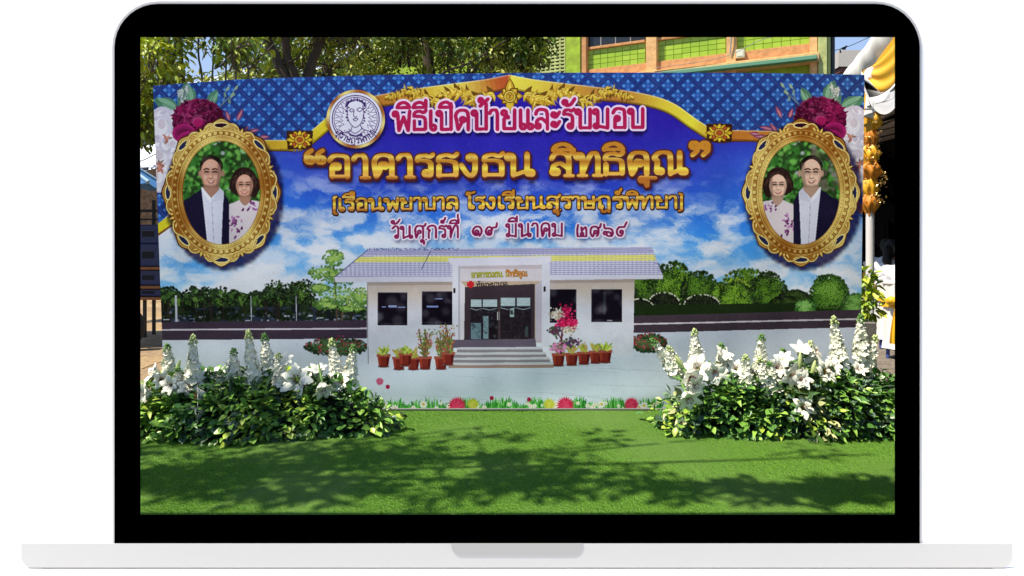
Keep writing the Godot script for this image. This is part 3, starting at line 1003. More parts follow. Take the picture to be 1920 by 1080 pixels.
func paint_house(p: Paint) -> void:
	rng.seed = 44
	var wall := ramp([0.0, "#b8a69a", 0.2, "#cbbdb6", 0.4, "#d2d2e0", 1.0, "#d8dcea"])
	p.poly(P2([688, 526, 850, 522, 850, 678, 688, 684]), Color.WHITE, wall, 522, 680)
	p.poly(P2([1028, 520, 1190, 520, 1187, 668, 1028, 662]), Color.WHITE, wall, 518, 670)
	p.line([Vector2(689, 530), Vector2(690, 682)], 1.2, Color("#6a6470"))
	# roof of wavy tiles with one yellow course band
	p.poly(P2([627, 520, 690, 468, 1222, 463, 1243, 518]), Color("#a6a4ca"))
	for r in 15:
		var t0 := r / 15.0
		var y := lerpf(468, 518, t0)
		var x0 := lerpf(690, 630, t0)
		var x1 := lerpf(1222, 1243, t0)
		var yellow := r >= 4 and r <= 6
		if yellow:
			p.poly(P2([x0, y, x1, y - 5 * (1 - t0), x1 + 1, y + 2.6 - 5 * (1 - t0), x0 - 3, y + 3.6]), Color("#d8d468"))
		for i in int((x1 - x0) / 8.0):
			var x := x0 + i * 8.0 + (r % 2) * 4.0
			var yy := y - 5 * (1 - t0) * (x - x0) / (x1 - x0)
			p.petal(x, yy + 1.2, 8.4, 3.2, 0.12, Color("#e4e088") if yellow else (Color("#d2d0e6") if r > 2 else Color("#b2b0d2")))
			p.line([Vector2(x, yy + 3.1), Vector2(x + 7, yy + 3.4)], 0.7, Color("#bcb454") if yellow else Color("#6c68a0"))
	p.line([Vector2(627, 520), Vector2(690, 468)], 1.4, Color("#4a4880"))
	p.line([Vector2(790, 505), Vector2(808, 470)], 1.4, Color("#4a4880"))
	for i in 120:
		p.dab(rng.randf_range(688, 860), 467 + rng.randf_range(-2, 2), 1.6, Color("#5a5890"))
	p.poly(P2([627, 519, 850, 518, 850, 528, 629, 529]), Color("#d2d0e2"))
	p.poly(P2([1028, 516, 1243, 515, 1243, 523, 1028, 525]), Color("#d2d0e2"))
	p.poly(P2([688, 529, 850, 528, 850, 534, 688, 535]), Color("#a4948e"))
	p.poly(P2([1028, 525, 1190, 523, 1190, 529, 1028, 531]), Color("#a4948e"))
	# dark windows
	for w in [[709, 549, 763, 609], [792, 547, 850, 608], [1028, 543, 1080, 604], [1110, 543, 1166, 603]]:
		p.rect(w[0] - 1, w[1] - 1, w[2] + 1, w[3] + 1, Color("#4a4450"))
		p.rect(w[0], w[1], w[2], w[3], Color("#120c18"))
		p.rect(w[0] + 2, w[3] - 4, w[2] - 2, w[3] - 2.6, Color("#2c2834"))
	for l in [[716, 574, 724, 576], [728, 572, 744, 576], [746, 575, 760, 577], [800, 573, 822, 576], [816, 559, 830, 561]]:
		p.rect(l[0], l[1], l[2], l[3], Color("#8090c8"))
	p.rect(1131, 548, 1136, 590, Color("#282a30"))
	p.rect(1138, 600, 1148, 602, Color("#9a98a4"))
	# the porch
	p.rect(860, 522, 1018, 642, Color("#c0a892"))
	p.poly(P2([862, 526, 872, 536, 872, 640, 862, 640]), Color("#d8d2dc"))
	p.poly(P2([1016, 526, 1004, 534, 1004, 640, 1016, 640]), Color("#bcb4c4"))
	p.poly(P2([872, 538, 1003, 532, 1003, 638, 870, 638]), Color("#3c3038"))
	p.rect(882, 560, 934, 637, Color("#261e26"))
	p.rect(938, 560, 996, 637, Color("#261e26"))
	for q in [[883, 561, 903, 575], [905, 561, 932, 575], [939, 558, 966, 574], [969, 558, 994, 574]]:
		p.rect(q[0], q[1], q[2], q[3], Color("#a8bcc4"))
		for k in 4:
			p.line([Vector2(q[0], q[1] + 4 + k * 3), Vector2(q[2], q[1] + 3 + k * 3.2)], 0.8, Color("#d0dce0"))
		p.line([Vector2(q[0], q[3] + 3), Vector2((q[0] + q[2]) / 2, q[3] + 6), Vector2(q[2], q[3] + 3)], 1.6, Color("#8ea0a8"))
	p.rect(883, 605, 902, 635, Color("#6a8490"))
	p.rect(906, 592, 916, 635, Color("#7c98a0"))
	p.rect(918, 600, 932, 636, Color("#1c161c"))
	p.rect(956, 578, 964, 594, Color("#a8c0c4"))
	p.rect(958, 581, 962, 590, Color("#4a5a58"))
	p.rect(984, 612, 990, 632, Color("#3c4a4c"))
	for i in 60:
		p.dab(rng.randf_range(884, 932), rng.randf_range(578, 634), rng.randf_range(2, 5), Color(["#5a6a70", "#14101a", "#3a3c44"][i % 3], 0.35))
		p.dab(rng.randf_range(940, 994), rng.randf_range(578, 634), rng.randf_range(2, 5), Color(["#463c40", "#120e16", "#2c3034"][i % 3], 0.4))
	for i in 40:
		p.dab(rng.randf_range(692, 846), rng.randf_range(534, 676), rng.randf_range(6, 16), Color(["#b8b4c4", "#e4e6f2"][i % 2], 0.16))
		p.dab(rng.randf_range(1032, 1184), rng.randf_range(530, 660), rng.randf_range(6, 16), Color(["#b8b4c4", "#e4e6f2"][i % 2], 0.16))
	p.rect(934, 562, 937, 636, Color("#4a3c40"))
	p.line([Vector2(933, 584), Vector2(933, 600)], 1.0, Color("#e0e0e0"))
	p.line([Vector2(936, 584), Vector2(936, 600)], 1.0, Color("#e0e0e0"))
	p.rect(858, 502, 1020, 527, Color("#d2cad4"))
	p.rect(852, 494, 1028, 504, Color("#c0b4bc"))
	p.poly(P2([840, 484, 1034, 480, 1033, 490, 1026, 496, 850, 499, 842, 492]), Color("#dcd8e8"))
	p.rect(848, 498, 862, 642, Color("#d8d8e6"))
	p.rect(1016, 494, 1031, 650, Color("#d4d4e2"))
	p.rect(859, 498, 862, 642, Color("#b4b0c2"))
	p.rect(850, 540, 854, 549, Color("#1c1a20"))
	p.rect(1019, 537, 1023, 547, Color("#1c1a20"))
	# lettering over the porch
	var sign_ := layout("อาคารธงธน สิทธิคุณ", Vector2(883, 520), Vector2(989, 517), 9.0)
	ink(p, sign_, 2.4, 1.8, Color("#7a7030"), Vector2(0.5, 0.7))
	ink(p, sign_, 1.9, 1.4, Color("#a8a838"))
	ink(p, sign_.slice(int(sign_.size() * 0.55)), 1.9, 1.3, Color("#c47838"))
	ink(p, layout("ห้องพยาบาล", Vector2(893, 537), Vector2(952, 535), 6.2), 1.5, 1.2, Color("#201c24"))
	p.rect(876, 529, 889, 537, Color("#c8202c"))
	p.rect(879.5, 526, 885.5, 540, Color("#c8202c"))
	# steps
	p.poly(P2([845, 637, 1004, 635, 1006, 652, 845, 652]), Color("#62586a"))
	for k in 4:
		var y := 651.0 + k * 9.6
		var e := k * 3.0
		p.poly(P2([858 - e * 1.7, y, 1016 + e * 2.3, y - 1, 1017 + e * 2.3, y + 4, 857 - e * 1.7, y + 5]), Color("#c8c8d0"))
		p.poly(P2([857 - e * 1.7, y + 4.5, 1017 + e * 2.3, y + 3.5, 1018 + e * 2.3, y + 9.6, 856 - e * 1.7, y + 9.8]), Color("#88848c") if k < 3 else Color("#a08478"))
	# potted plants
	for q in [[719, 686, 0], [748, 691, 1], [775, 691, 1], [797, 690, 2], [827, 690, 2], [1047, 684, 3], [1072, 683, 1], [1095, 681, 1], [1117, 679, 1], [1135, 678, 0], [760, 684, 0], [840, 682, 2]]:
		var x: float = q[0]
		var y: float = q[1]
		p.poly(P2([x - 12, y - 20, x + 12, y - 20, x + 9, y + 1, x - 9, y + 1]), Color("#7c2a22"))
		p.poly(P2([x - 12, y - 20, x - 6, y - 20, x - 5, y + 1, x - 9, y + 1]), Color("#9a3c2c"))
		p.poly(P2([x + 6, y - 20, x + 12, y - 20, x + 9, y + 1, x + 5, y + 1]), Color("#581a18"))
		p.oval(x, y + 1.5, 11, 2.0, Color("#6a5c60"))
		p.oval(x, y, 9.4, 2.4, Color("#702620"))
		p.poly(P2([x - 13, y - 22, x + 13, y - 22, x + 13, y - 17, x - 13, y - 17]), Color("#a45444"))
		var tall: float = [16.0, 20.0, 58.0, 26.0][q[2]]
		for i in 46 if q[2] == 2 else 30:
			var c: Array = [["#b8cc4c", "#d4dc6c", "#7c9434"], ["#8a9c34", "#b8b848", "#c09868"], ["#5c6c34", "#8c9048", "#b05850"], ["#d070a8", "#c84890", "#6c7c34"]][q[2]]
			p.petal(x + rng.randf_range(-6, 6), y - 19 - rng.randf() * tall * 0.5, rng.randf_range(7, 15), 3.2, -PI / 2 + rng.randf_range(-1.1, 1.1), Color(c[i % 3]))
		if q[2] == 2:
			for i in 7:
				p.line([Vector2(x + rng.randf_range(-3, 3), y - 20), Vector2(x + rng.randf_range(-13, 13), y - 22 - tall * rng.randf_range(0.6, 0.95))], 1.5, Color("#6a5c40"))
			for i in 60:
				var h := rng.randf()
				p.dab(x + rng.randf_range(-13, 13) * (0.4 + h), y - 24 - tall * h * 0.85, 2.2, Color(["#7c8c40", "#a8a858", "#b85048", "#647838"][i % 4]))
	p.line([Vector2(1052, 662), Vector2(1053, 630), Vector2(1058, 600)], 3.4, Color("#5c2430"))
	p.line([Vector2(1054, 640), Vector2(1042, 615)], 2.2, Color("#5c2430"))
	for i in 760:
		var q: Array = [[1064, 588, 17, 15, 1], [1044, 590, 13, 11, 0], [1072, 606, 10, 9, 1], [1068, 618, 14, 8, 0], [1041, 620, 12, 9, 2], [1066, 642, 20, 11, 2], [1047, 650, 18, 10, 3], [1058, 606, 16, 9, 1]][i % 8]
		var c: Array = [["#c8bcb0", "#e8e0d8", "#a89884"], ["#c81850", "#e83874", "#a01040"], ["#6c2850", "#4c3860", "#3c5c30"], ["#d070b0", "#e090c4", "#587838"]][q[4]]
		p.dab(q[0] + rng.randfn() * q[2] * 0.42, q[1] + rng.randfn() * q[3] * 0.42, rng.randf_range(1.6, 3.6), Color(c[rng.randi() % 3]))

func paint_letters(p: Paint) -> void:
	# first line: crimson with a pale pink outline
	var t1 := layout("พิธีเปิดป้ายและรับมอบ", Vector2(736, 245), Vector2(1210, 240), 37.0)
	soft_text(p, t1, 14.0, Color(0.04, 0.02, 0.2, 0.75), Vector2(2, 5), Rect2(700, 160, 540, 130))
	ink(p, t1, 14.5, 14.0, Color("#ecd2ee"))
	ink(p, t1, 7.2, 6.2, Color("#b01c50"))
	# second line: large gilt letters with a dark brown edge
	var t2 := layout("อาคารธงธน", Vector2(612, 333), Vector2(1003, 329), 41.0)
	t2.append_array(layout("สิทธิคุณ", Vector2(1028, 329), Vector2(1292, 326), 41.0))
	t2.append_array(layout("“", Vector2(570, 341), Vector2(616, 341), 42.0))
	t2.append_array(layout("”", Vector2(1290, 325), Vector2(1334, 325), 42.0))
	var serifs := []
	for q in t2:
		var e: Vector2 = q[-1]
		var b: Vector2 = q[0]
		if q.size() < 4 and absf(q[-1].y - 331.0) < 4.0:
			serifs.append([e + Vector2(-8, 1), e + Vector2(8, 1)])
	t2.append_array(serifs)
	soft_text(p, t2, 15.0, Color(0.03, 0.02, 0.12, 0.6), Vector2(3, 6), Rect2(550, 250, 810, 130))
	gold_text(p, t2, 10.5, 6.4, Rect2(550, 250, 810, 120), 288, 334, Color("#4a1a1c"), 3.4)
	# third line: smaller gilt letters
	var t3 := layout("(เรือนพยาบาล", Vector2(621, 395), Vector2(861, 391), 22.0)
	t3.append_array(layout("โรงเรียนสุราษฎร์พิทยา)", Vector2(874, 391), Vector2(1284, 389), 22.0))
	gold_text(p, t3, 5.6, 3.6, Rect2(600, 345, 700, 70), 366, 393, Color("#2c1418"), 2.0)
	# fourth line: the date
	var t4 := layout("วันศุกร์ที่", Vector2(733, 447), Vector2(862, 445), 23.0)
	for q in [["๑๙", 882, 934], ["มีนาคม", 948, 1058], ["๒๕๖๔", 1079, 1178]]:
		t4.append_array(layout(q[0], Vector2(q[1], 444), Vector2(q[2], 443), 25.0))
	soft_text(p, t4, 9.0, Color(0.1, 0.1, 0.3, 0.45), Vector2(2, 4), Rect2(710, 390, 500, 80))
	ink(p, t4, 9.4, 9.0, Color("#eadff0"))
	ink(p, t4, 4.2, 3.6, Color("#861a52"))

func paint_seal(p: Paint) -> void:
	var c := Vector2(667, 223)
	var sh := Paint.new(70, 70, p.s / 4, 600, 160)
	sh.oval(c.x + 2, c.y + 4, 56, 57, Color(0.05, 0.03, 0.15, 0.7))
	p.put(sh, true)
	for k in 72:
		var a0 := TAU * k / 72
		var a1 := TAU * (k + 1.15) / 72
		var t := 0.5 + 0.5 * sin(a0 * 6.0 + 0.8)
		p.poly(PackedVector2Array([c, c + Vector2(cos(a0) * 55, sin(a0) * 55), c + Vector2(cos(a1) * 55, sin(a1) * 55)]), Color("#a05c2a").lerp(Color("#ecd888"), t))
	p.oval(c.x, c.y, 49.5, 49.5, Color("#54606c"))
	p.oval(c.x, c.y, 49, 49, Color("#e2e0f0"))
	var inkc := Color("#3c2064")
	for r in [44.0, 40.6]:
		var pts := []
		for k in 52:
			var a := lerpf(PI * 0.78, PI * 2.22, k / 51.0)
			pts.append(c + Vector2(cos(a), sin(a)) * r)
		p.line(pts, 1.8 if r > 42 else 1.1, inkc)
	# a haloed figure with a flowered headdress, in line
	for k in 15:
		var a := lerpf(PI * 0.86, PI * 2.14, k / 14.0)
		var d := Vector2(cos(a), sin(a))
		p.line([c + d * 24, c + d * 30], 0.9, inkc)
		p.line([c + d * 30, c + d.rotated(0.1) * 40], 0.9, inkc)
		p.line([c + d * 30, c + d.rotated(-0.1) * 40], 0.9, inkc)
		p.line([c + d * 24, c + d.rotated(0.21) * 30], 0.8, inkc)
	p.poly(curve2(P2([652, 196, 651, 214, 655, 230, 666, 240, 678, 230, 682, 214, 680, 194, 667, 186, 652, 196])), Color("#e2e0f0"))
	var face := [[[652, 198], [651, 214], [655, 229], [666, 239], [678, 229], [682, 213], [680, 198]], [[655, 207], [659, 204], [664, 207], [659, 210], [655, 207]], [[669, 206], [674, 202], [680, 205], [674, 209], [669, 206]], [[664, 208], [663, 216], [666, 220], [669, 218]], [[662, 224], [666, 222], [671, 223], [666, 227], [662, 224]], [[660, 238], [656, 246], [640, 250], [634, 262]], [[676, 234], [680, 242], [698, 248], [706, 258]], [[654, 242], [666, 250], [680, 240]], [[652, 246], [666, 256], [684, 244]]]
	for q in face:
		var pts := PackedVector2Array()
		for v in q:
			pts.append(Vector2(v[0], v[1]))
		p.line(Array(curve2(pts, 4)), 1.4, inkc)
	rng.seed = 3
	for k in 60:
		var a := lerpf(PI * 1.02, PI * 1.98, rng.randf())
		p.petal(667 + cos(a) * 15, 200 + sin(a) * 10, rng.randf_range(4, 8), 2.0, a + rng.randf_range(-1, 1), inkc)
	for k in 14:
		p.petal(651 + (k % 2) * 31, 196 + k * 2.6, 5, 3.0, rng.randf() * TAU, inkc)
		p.petal(656 + k * 1.7, 250 + 3.0 * sin(k * 0.25), 4, 2.2, PI / 2, inkc)
	# its name, lettered round the lower rim
	var arc := strokes("สุราษฎร์พิทยา")
	for q in arc[0]:
		var pts := []
		for v in q:
			var a: float = lerpf(PI * 0.82, PI * 0.18, v.x / arc[1])
			var r: float = 46.0 - v.y * 10.5
			pts.append(c + Vector2(cos(a), sin(a)) * r)
		p.line(pts, 1.7, inkc)
	for k in 16:
		var a := lerpf(PI * 0.76, PI * 0.26, k / 15.0)
		p.petal(c.x + cos(a) * 30, c.y + 2 + sin(a) * 30, 3.4, 1.8, rng.randf() * TAU, Color("#5c4480"))

func paint_corner_flowers(p: Paint, s: float) -> void:     # s -1 left, 1 right; drawn as mirror images
	rng.seed = 70
	var at := func(x: float, y: float) -> Vector2:
		return Vector2(x, y) if s < 0 else Vector2(1910.0 - x, y - 2.0 - (x - 290.0) * 0.02)
	var turn := func(a: float) -> float:
		return a if s < 0 else PI - a
	for q in [[335, 208, 52, 30, -2.7], [358, 196, 44, 30, -1.85], [392, 198, 34, 20, -1.1], [360, 214, 42, 26, -2.3]]:
		var o: Vector2 = at.call(q[0], q[1])
		p.petal(o.x, o.y, q[2], q[3], turn.call(q[4]), Color("#4c7c64"))
		p.petal(o.x, o.y, q[2] * 0.94, q[3] * 0.5, turn.call(q[4] + 0.12), Color("#7aa88c"))
		p.line([o, o + Vector2.from_angle(turn.call(q[4])) * q[2] * 0.9], 1.0, Color("#305440"))
	for q in [[346, 190, 10, 12], [340, 176, 8, 10], [350, 168, 5, 8]]:
		var o: Vector2 = at.call(q[0], q[1])
		blob_tree(p, o.x, o.y, q[2], q[3], 26, ["#64787c", "#a8b0b4", "#c4ccc4"], 2.6)
	for q in [[418, 196, 424, 168], [428, 194, 440, 166], [412, 200, 432, 180]]:
		var a: Vector2 = at.call(q[0], q[1])
		var b: Vector2 = at.call(q[2], q[3])
		p.line([a, b], 1.2, Color("#7c9484"))
		p.petal(b.x, b.y + 3, 12, 5, turn.call(-1.0), Color("#90a888"))
		p.petal(b.x, b.y + 14, 10, 4, turn.call(-2.0), Color("#78987c"))
	# white roses at the edge
	for q in [[306, 236, 26, 34], [300, 292, 30, 32], [322, 268, 20, 18], [296, 330, 18, 30], [326, 222, 14, 14]]:
		var o: Vector2 = at.call(q[0], q[1])
		for k in 5:
			p.oval(o.x + rng.randf_range(-4, 4), o.y + rng.randf_range(-4, 4), q[2] * (1 - k * 0.18), q[3] * (1 - k * 0.18), Color(["#c9c4d8", "#dcd8e6", "#cfcbdc", "#e2e0ea", "#cec2d0"][k]))
	for i in 90:
		var c: Array = [[306, 236, 26, 34], [300, 292, 30, 32], [322, 268, 20, 18], [298, 330, 18, 30]][i % 4]
		var a := rng.randf() * TAU
		var o: Vector2 = at.call(c[0] + cos(a) * c[2] * 0.7, c[1] + sin(a) * c[3] * 0.7)
		p.petal(o.x, o.y, rng.randf_range(8, 17), rng.randf_range(4, 9), turn.call(a + 1.4), Color(["#e6e2ec", "#d6d0e0", "#c4bcd0", "#eeeaf2"][rng.randi() % 4]), 0.3)
	for q in [[314, 260], [302, 316], [298, 308]]:
		var o: Vector2 = at.call(q[0], q[1])
		for k in 10:
			p.petal(o.x, o.y, rng.randf_range(6, 14), 4, rng.randf() * TAU, Color(["#b86c58", "#8c7068", "#c89080"][k % 3]))
	# the dark crimson peony
	for r in 6:
		for k in 15 - r:
			var a := TAU * k / (15 - r) + r * 0.5
			var o: Vector2 = at.call(372 + cos(a) * (34 - r * 6.0), 226 + sin(a) * (28 - r * 5.0))
			var tone := Color("#46082a").lerp(Color("#8a1450"), rng.randf() * 0.8 + 0.12 * r * float(cos(a) < 0))
			p.oval(o.x, o.y, 16 - r * 1.2, 14 - r * 1.1, tone.lightened(0.14))
			p.oval(o.x + 1, o.y + 1.4, 15 - r * 1.2, 13 - r * 1.1, tone)
	for i in 150:
		var a := rng.randf() * TAU
		var rr := sqrt(rng.randf())
		var o: Vector2 = at.call(372 + cos(a) * rr * 44, 228 + sin(a) * rr * 37)
		var lit := clampf(0.5 - 0.5 * cos(a) * rr - 0.3 * sin(a) * rr, 0.0, 1.0)
		p.petal(o.x, o.y, rng.randf_range(6, 16), rng.randf_range(3, 7), turn.call(a + rng.randf_range(-1.2, 1.2)), Color("#38061f").lerp(Color("#a01c60"), lit * rng.randf()), rng.randf_range(-0.4, 0.4))
	for q in [[345, 250, 22, 18], [352, 262, 20, 16]]:
		for k in 4:
			var o: Vector2 = at.call(q[0] + k, q[1] + k)
			p.oval(o.x, o.y, q[2] - k * 4, q[3] - k * 3.5, Color("#a01c64").darkened(k * 0.18))
	# slim pink buds toward the middle
	for q in [[430, 226, 20, -1.9], [444, 226, 26, -1.1], [452, 254, 24, -0.9], [462, 248, 26, -0.2], [470, 262, 28, 0.0], [486, 258, 20, -0.1]]:
		var o: Vector2 = at.call(q[0], q[1])
		p.petal(o.x, o.y, q[2], 9, turn.call(q[3]), Color("#7c3454"))
		p.petal(o.x, o.y, q[2] * 0.9, 4, turn.call(q[3]), Color("#b8788c"))

func paint_oval(p: Paint, cx: float, cy: float, s: float) -> void:
	var sh := Paint.new(80, 96, p.s / 5, cx - 128, cy - 150)
	sh.oval(cx + 5, cy + 7, 111, 138, Color(0.06, 0.03, 0.2, 0.75))
	p.put(sh, true)
	# pierced gilt border: scalloped outline, eight windows, beading, plain inner moulding
	var gold := func(a: float, bias: float) -> Color:
		var t := 0.5 + 0.35 * sin(a * 2.0 + 0.9 * s) + 0.15 * sin(a * 9.0) + bias
		return Color("#8a4e14").lerp(Color("#ead27a"), clampf(t, 0.0, 1.0))
	for layer in 3:
		var N := 128
		for k in N:
			var a0 := TAU * k / N
			var a1 := TAU * (k + 1.2) / N
			var quadp := PackedVector2Array()
			for a in [a0, a1]:
				var lob := 1.0 + 0.045 * cos(a * 8.0) + 0.012 * cos(a * 24.0)
				quadp.append(Vector2(cx + cos(a) * (107 * lob - layer * 2.2), cy + sin(a) * (133 * lob - layer * 2.2)))
			quadp.append(Vector2(cx, cy))
			p.poly(quadp, [Color("#4a2408"), gold.call(a0, 0.2), gold.call(a0, -0.08)][layer])
	for k in 8:
		var a := TAU * k / 8
		var d := Vector2(cos(a), sin(a))
		var t := Vector2(-d.y, d.x)
		var o := Vector2(cx + d.x * 100, cy + d.y * 126)
		p.oval(o.x, o.y, 15, 6.2, Color("#f0dc8c"), t.angle())
		p.oval(o.x, o.y, 12.4, 4.0, Color("#20244c") if k != 6 else Color("#2c0c20"), t.angle())
		var a2 := a + TAU / 16
		for j in 5:
			var e := a2 + (j - 2) * 0.05
			var fan := a2 + (j - 2) * 0.5
			p.petal(cx + cos(e) * 95, cy + sin(e) * 120, 11.5, 5.5, fan, Color("#7a4812"))
			p.petal(cx + cos(e) * 95, cy + sin(e) * 120, 10, 3.4, fan, Color("#e8cc70"))
		for j in [-1.0, 1.0]:
			var scroll := []
			for k2 in 9:
				var e: float = a2 + j * (0.08 + 0.035 * k2)
				var rr := 101.0 + 4.0 * sin(k2 * 0.55)
				scroll.append(Vector2(cx + cos(e) * rr, cy + sin(e) * rr * 1.255))
			p.line(scroll, 3.4, Color("#6a3c10"))
			p.line(scroll, 2.0, Color("#ecd684"))
	for k in 128:
		var a0 := TAU * k / 128
		p.line([Vector2(cx + cos(a0) * 93, cy + sin(a0) * 117), Vector2(cx + cos(a0 + 0.06) * 93, cy + sin(a0 + 0.06) * 117)], 2.2, gold.call(a0, 0.25))
	for k in 160:
		var a0 := TAU * k / 160
		var a1 := TAU * (k + 1.2) / 160
		p.poly(PackedVector2Array([Vector2(cx, cy), Vector2(cx + cos(a0) * 91.5, cy + sin(a0) * 115.5), Vector2(cx + cos(a1) * 91.5, cy + sin(a1) * 115.5)]), gold.call(a0, -0.35))
	for k in 52:
		var a := TAU * k / 52
		var o := Vector2(cx + cos(a) * 87.5, cy + sin(a) * 111.5)
		p.oval(o.x, o.y, 4.6, 4.9, Color("#6a3a10"))
		p.oval(o.x - 0.5, o.y - 0.4, 3.6, 3.8, gold.call(a, 0.12))
		p.oval(o.x - 0.9, o.y - 1.2, 1.5, 1.5, gold.call(a, 0.6))
	for q in [[83.5, 107.5, 0.3], [82, 106, -0.15], [79.5, 103.5, 0.12], [75.5, 99.5, 0.28], [74.2, 98.2, -0.3]]:
		for k in 128:
			var a0 := TAU * k / 128
			var a1 := TAU * (k + 1.2) / 128
			p.poly(PackedVector2Array([Vector2(cx, cy), Vector2(cx + cos(a0) * q[0], cy + sin(a0) * q[1]), Vector2(cx + cos(a1) * q[0], cy + sin(a1) * q[1])]), gold.call(a0, q[2]))
	for k in 90:
		var a := TAU * k / 90
		p.oval(cx + cos(a) * 77.5, cy + sin(a) * 101.5, 0.9, 0.9, Color("#9a7428"))
	# the portrait inside: a couple before a garden
	var q := Paint.new(int(148 * p.s), int(198 * p.s), p.s, cx - 74, cy - 99, Color("#26401c"))
	rng.seed = 90
	for i in 700:
		var g: Array = ["#1c3414", "#2f6a28", "#4c9a3c", "#78bc54", "#3c7c34", "#c8d4d8"]
		q.dab(cx + rng.randf_range(-76, 76), cy + rng.randf_range(-100, 60), rng.randf_range(3, 8), Color(g[i % 5 if i % 23 else 5], 0.8))
	if s > 0:
		for i in 60:
			q.dab(cx + rng.randf_range(20, 76), cy + rng.randf_range(-90, 0), rng.randf_range(4, 9), Color(["#6c6458", "#8c8880", "#4a4438"][i % 3], 0.7))
	couple(q, cx, cy, -s)
	q.im.resize(int(148 * p.s * 0.55), int(198 * p.s * 0.55), Image.INTERPOLATE_LANCZOS)
	q.im.resize(int(148 * p.s), int(198 * p.s), Image.INTERPOLATE_CUBIC)
	var edge := Paint.new(q.im.get_width(), q.im.get_height(), p.s, cx - 74, cy - 99)
	edge.oval(cx, cy, 72.6, 96.6, Color.WHITE)
	p.im.blit_rect_mask(q.im, edge.im, Rect2i(Vector2i.ZERO, q.im.get_size()), Vector2i(int(round((cx - 74 - p.ox) * p.s)), int(round((cy - 99 - p.oy) * p.s))))

func couple(q: Paint, cx: float, cy: float, f: float) -> void:      # f 1: he stands on the left; -1: on the right
	var X := func(pts: Array) -> PackedVector2Array:
		var out := PackedVector2Array()
		for i in range(0, pts.size(), 2):
			out.append(Vector2(cx + pts[i] * f, cy + pts[i + 1]))
		return out
	var skin := Color("#dea48c") if f > 0 else Color("#f0c4ac")
	var shade := skin.darkened(0.24)
	var lite := skin.lightened(0.18)
	# her blouse, neck, hair
	q.poly(curve2(X.call([10, 100, 12, 30, 24, 18, 40, 12, 58, 14, 76, 26, 78, 100])), Color("#d8ccd4"))
	for i in 40:
		var c: Array = [[22, 56], [62, 30], [50, 24], [18, 66], [30, 74], [28, 50]][i % 6]
		var o := Vector2(cx + (c[0] + rng.randf_range(-9, 9)) * f, cy + c[1] + rng.randf_range(-8, 8))
		q.petal(o.x, o.y, rng.randf_range(4, 10), 4, rng.randf() * TAU, Color(["#7c3c78", "#9c5c9c", "#5c2458", "#b888b8"][i % 4]))
	q.poly(curve2(X.call([34, -2, 34, 14, 44, 24, 54, 14, 54, -4])), shade)
	for o in [[42, -26, 23, 22], [24, -14, 10, 15], [62, -14, 11, 16], [30, -4, 8, 9], [60, 0, 8, 9], [43, -36, 17, 10]]:
		q.oval(cx + o[0] * f, cy + o[1], o[2], o[3], Color("#2a1a18"))
	for i in 26:
		var a := rng.randf_range(PI, TAU)
		var o := Vector2(cx + (43 + cos(a) * 22) * f, cy - 18 + sin(a) * 22)
		q.line([o, o + Vector2(rng.randf_range(-5, 5), rng.randf_range(4, 10))], 1.3, Color("#4c342c"))
	face(q, cx + 43 * f, cy - 12, 16.5, 22.5, skin, f, true)
	# his blazer, shirt, neck and head
	q.poly(curve2(X.call([-76, 100, -74, 24, -58, 8, -36, -6, -6, -8, 8, 6, 14, 26, 14, 100])), Color("#181430"))
	q.poly(X.call([-38, -10, -20, 4, -4, -8, 4, 2, 0, 100, -26, 100, -32, 40]), Color("#d8d8ec"))
	q.poly(X.call([-38, -12, -22, 0, -18, 20, -32, 6]), Color("#eceaf6"))
	q.poly(X.call([-4, -10, 4, -2, 4, 12, -18, 18]), Color("#cccce0"))
	q.line([Vector2(cx - 18 * f, cy + 18), Vector2(cx - 14 * f, cy + 98)], 1.0, Color("#a8a8c0"))
	for k in 5:
		q.oval(cx + (-17 + k * 0.6) * f, cy + 28 + k * 14, 1.0, 1.0, Color("#9090a8"))
	q.poly(X.call([-32, -26, -6, -26, -4, -6, -19, 10, -34, -8]), shade)
	q.oval(cx - 19 * f, cy - 50, 21.5, 20, Color("#1c1513"))
	q.oval(cx - 25 * f, cy - 60, 12, 8, Color("#3a2e2a"))
	q.oval(cx - 40 * f, cy - 36, 3, 6, shade)
	q.oval(cx + 3 * f, cy - 36, 3, 6, shade)
	face(q, cx - 19.5 * f, cy - 35, 19.5, 28, skin, f, false)

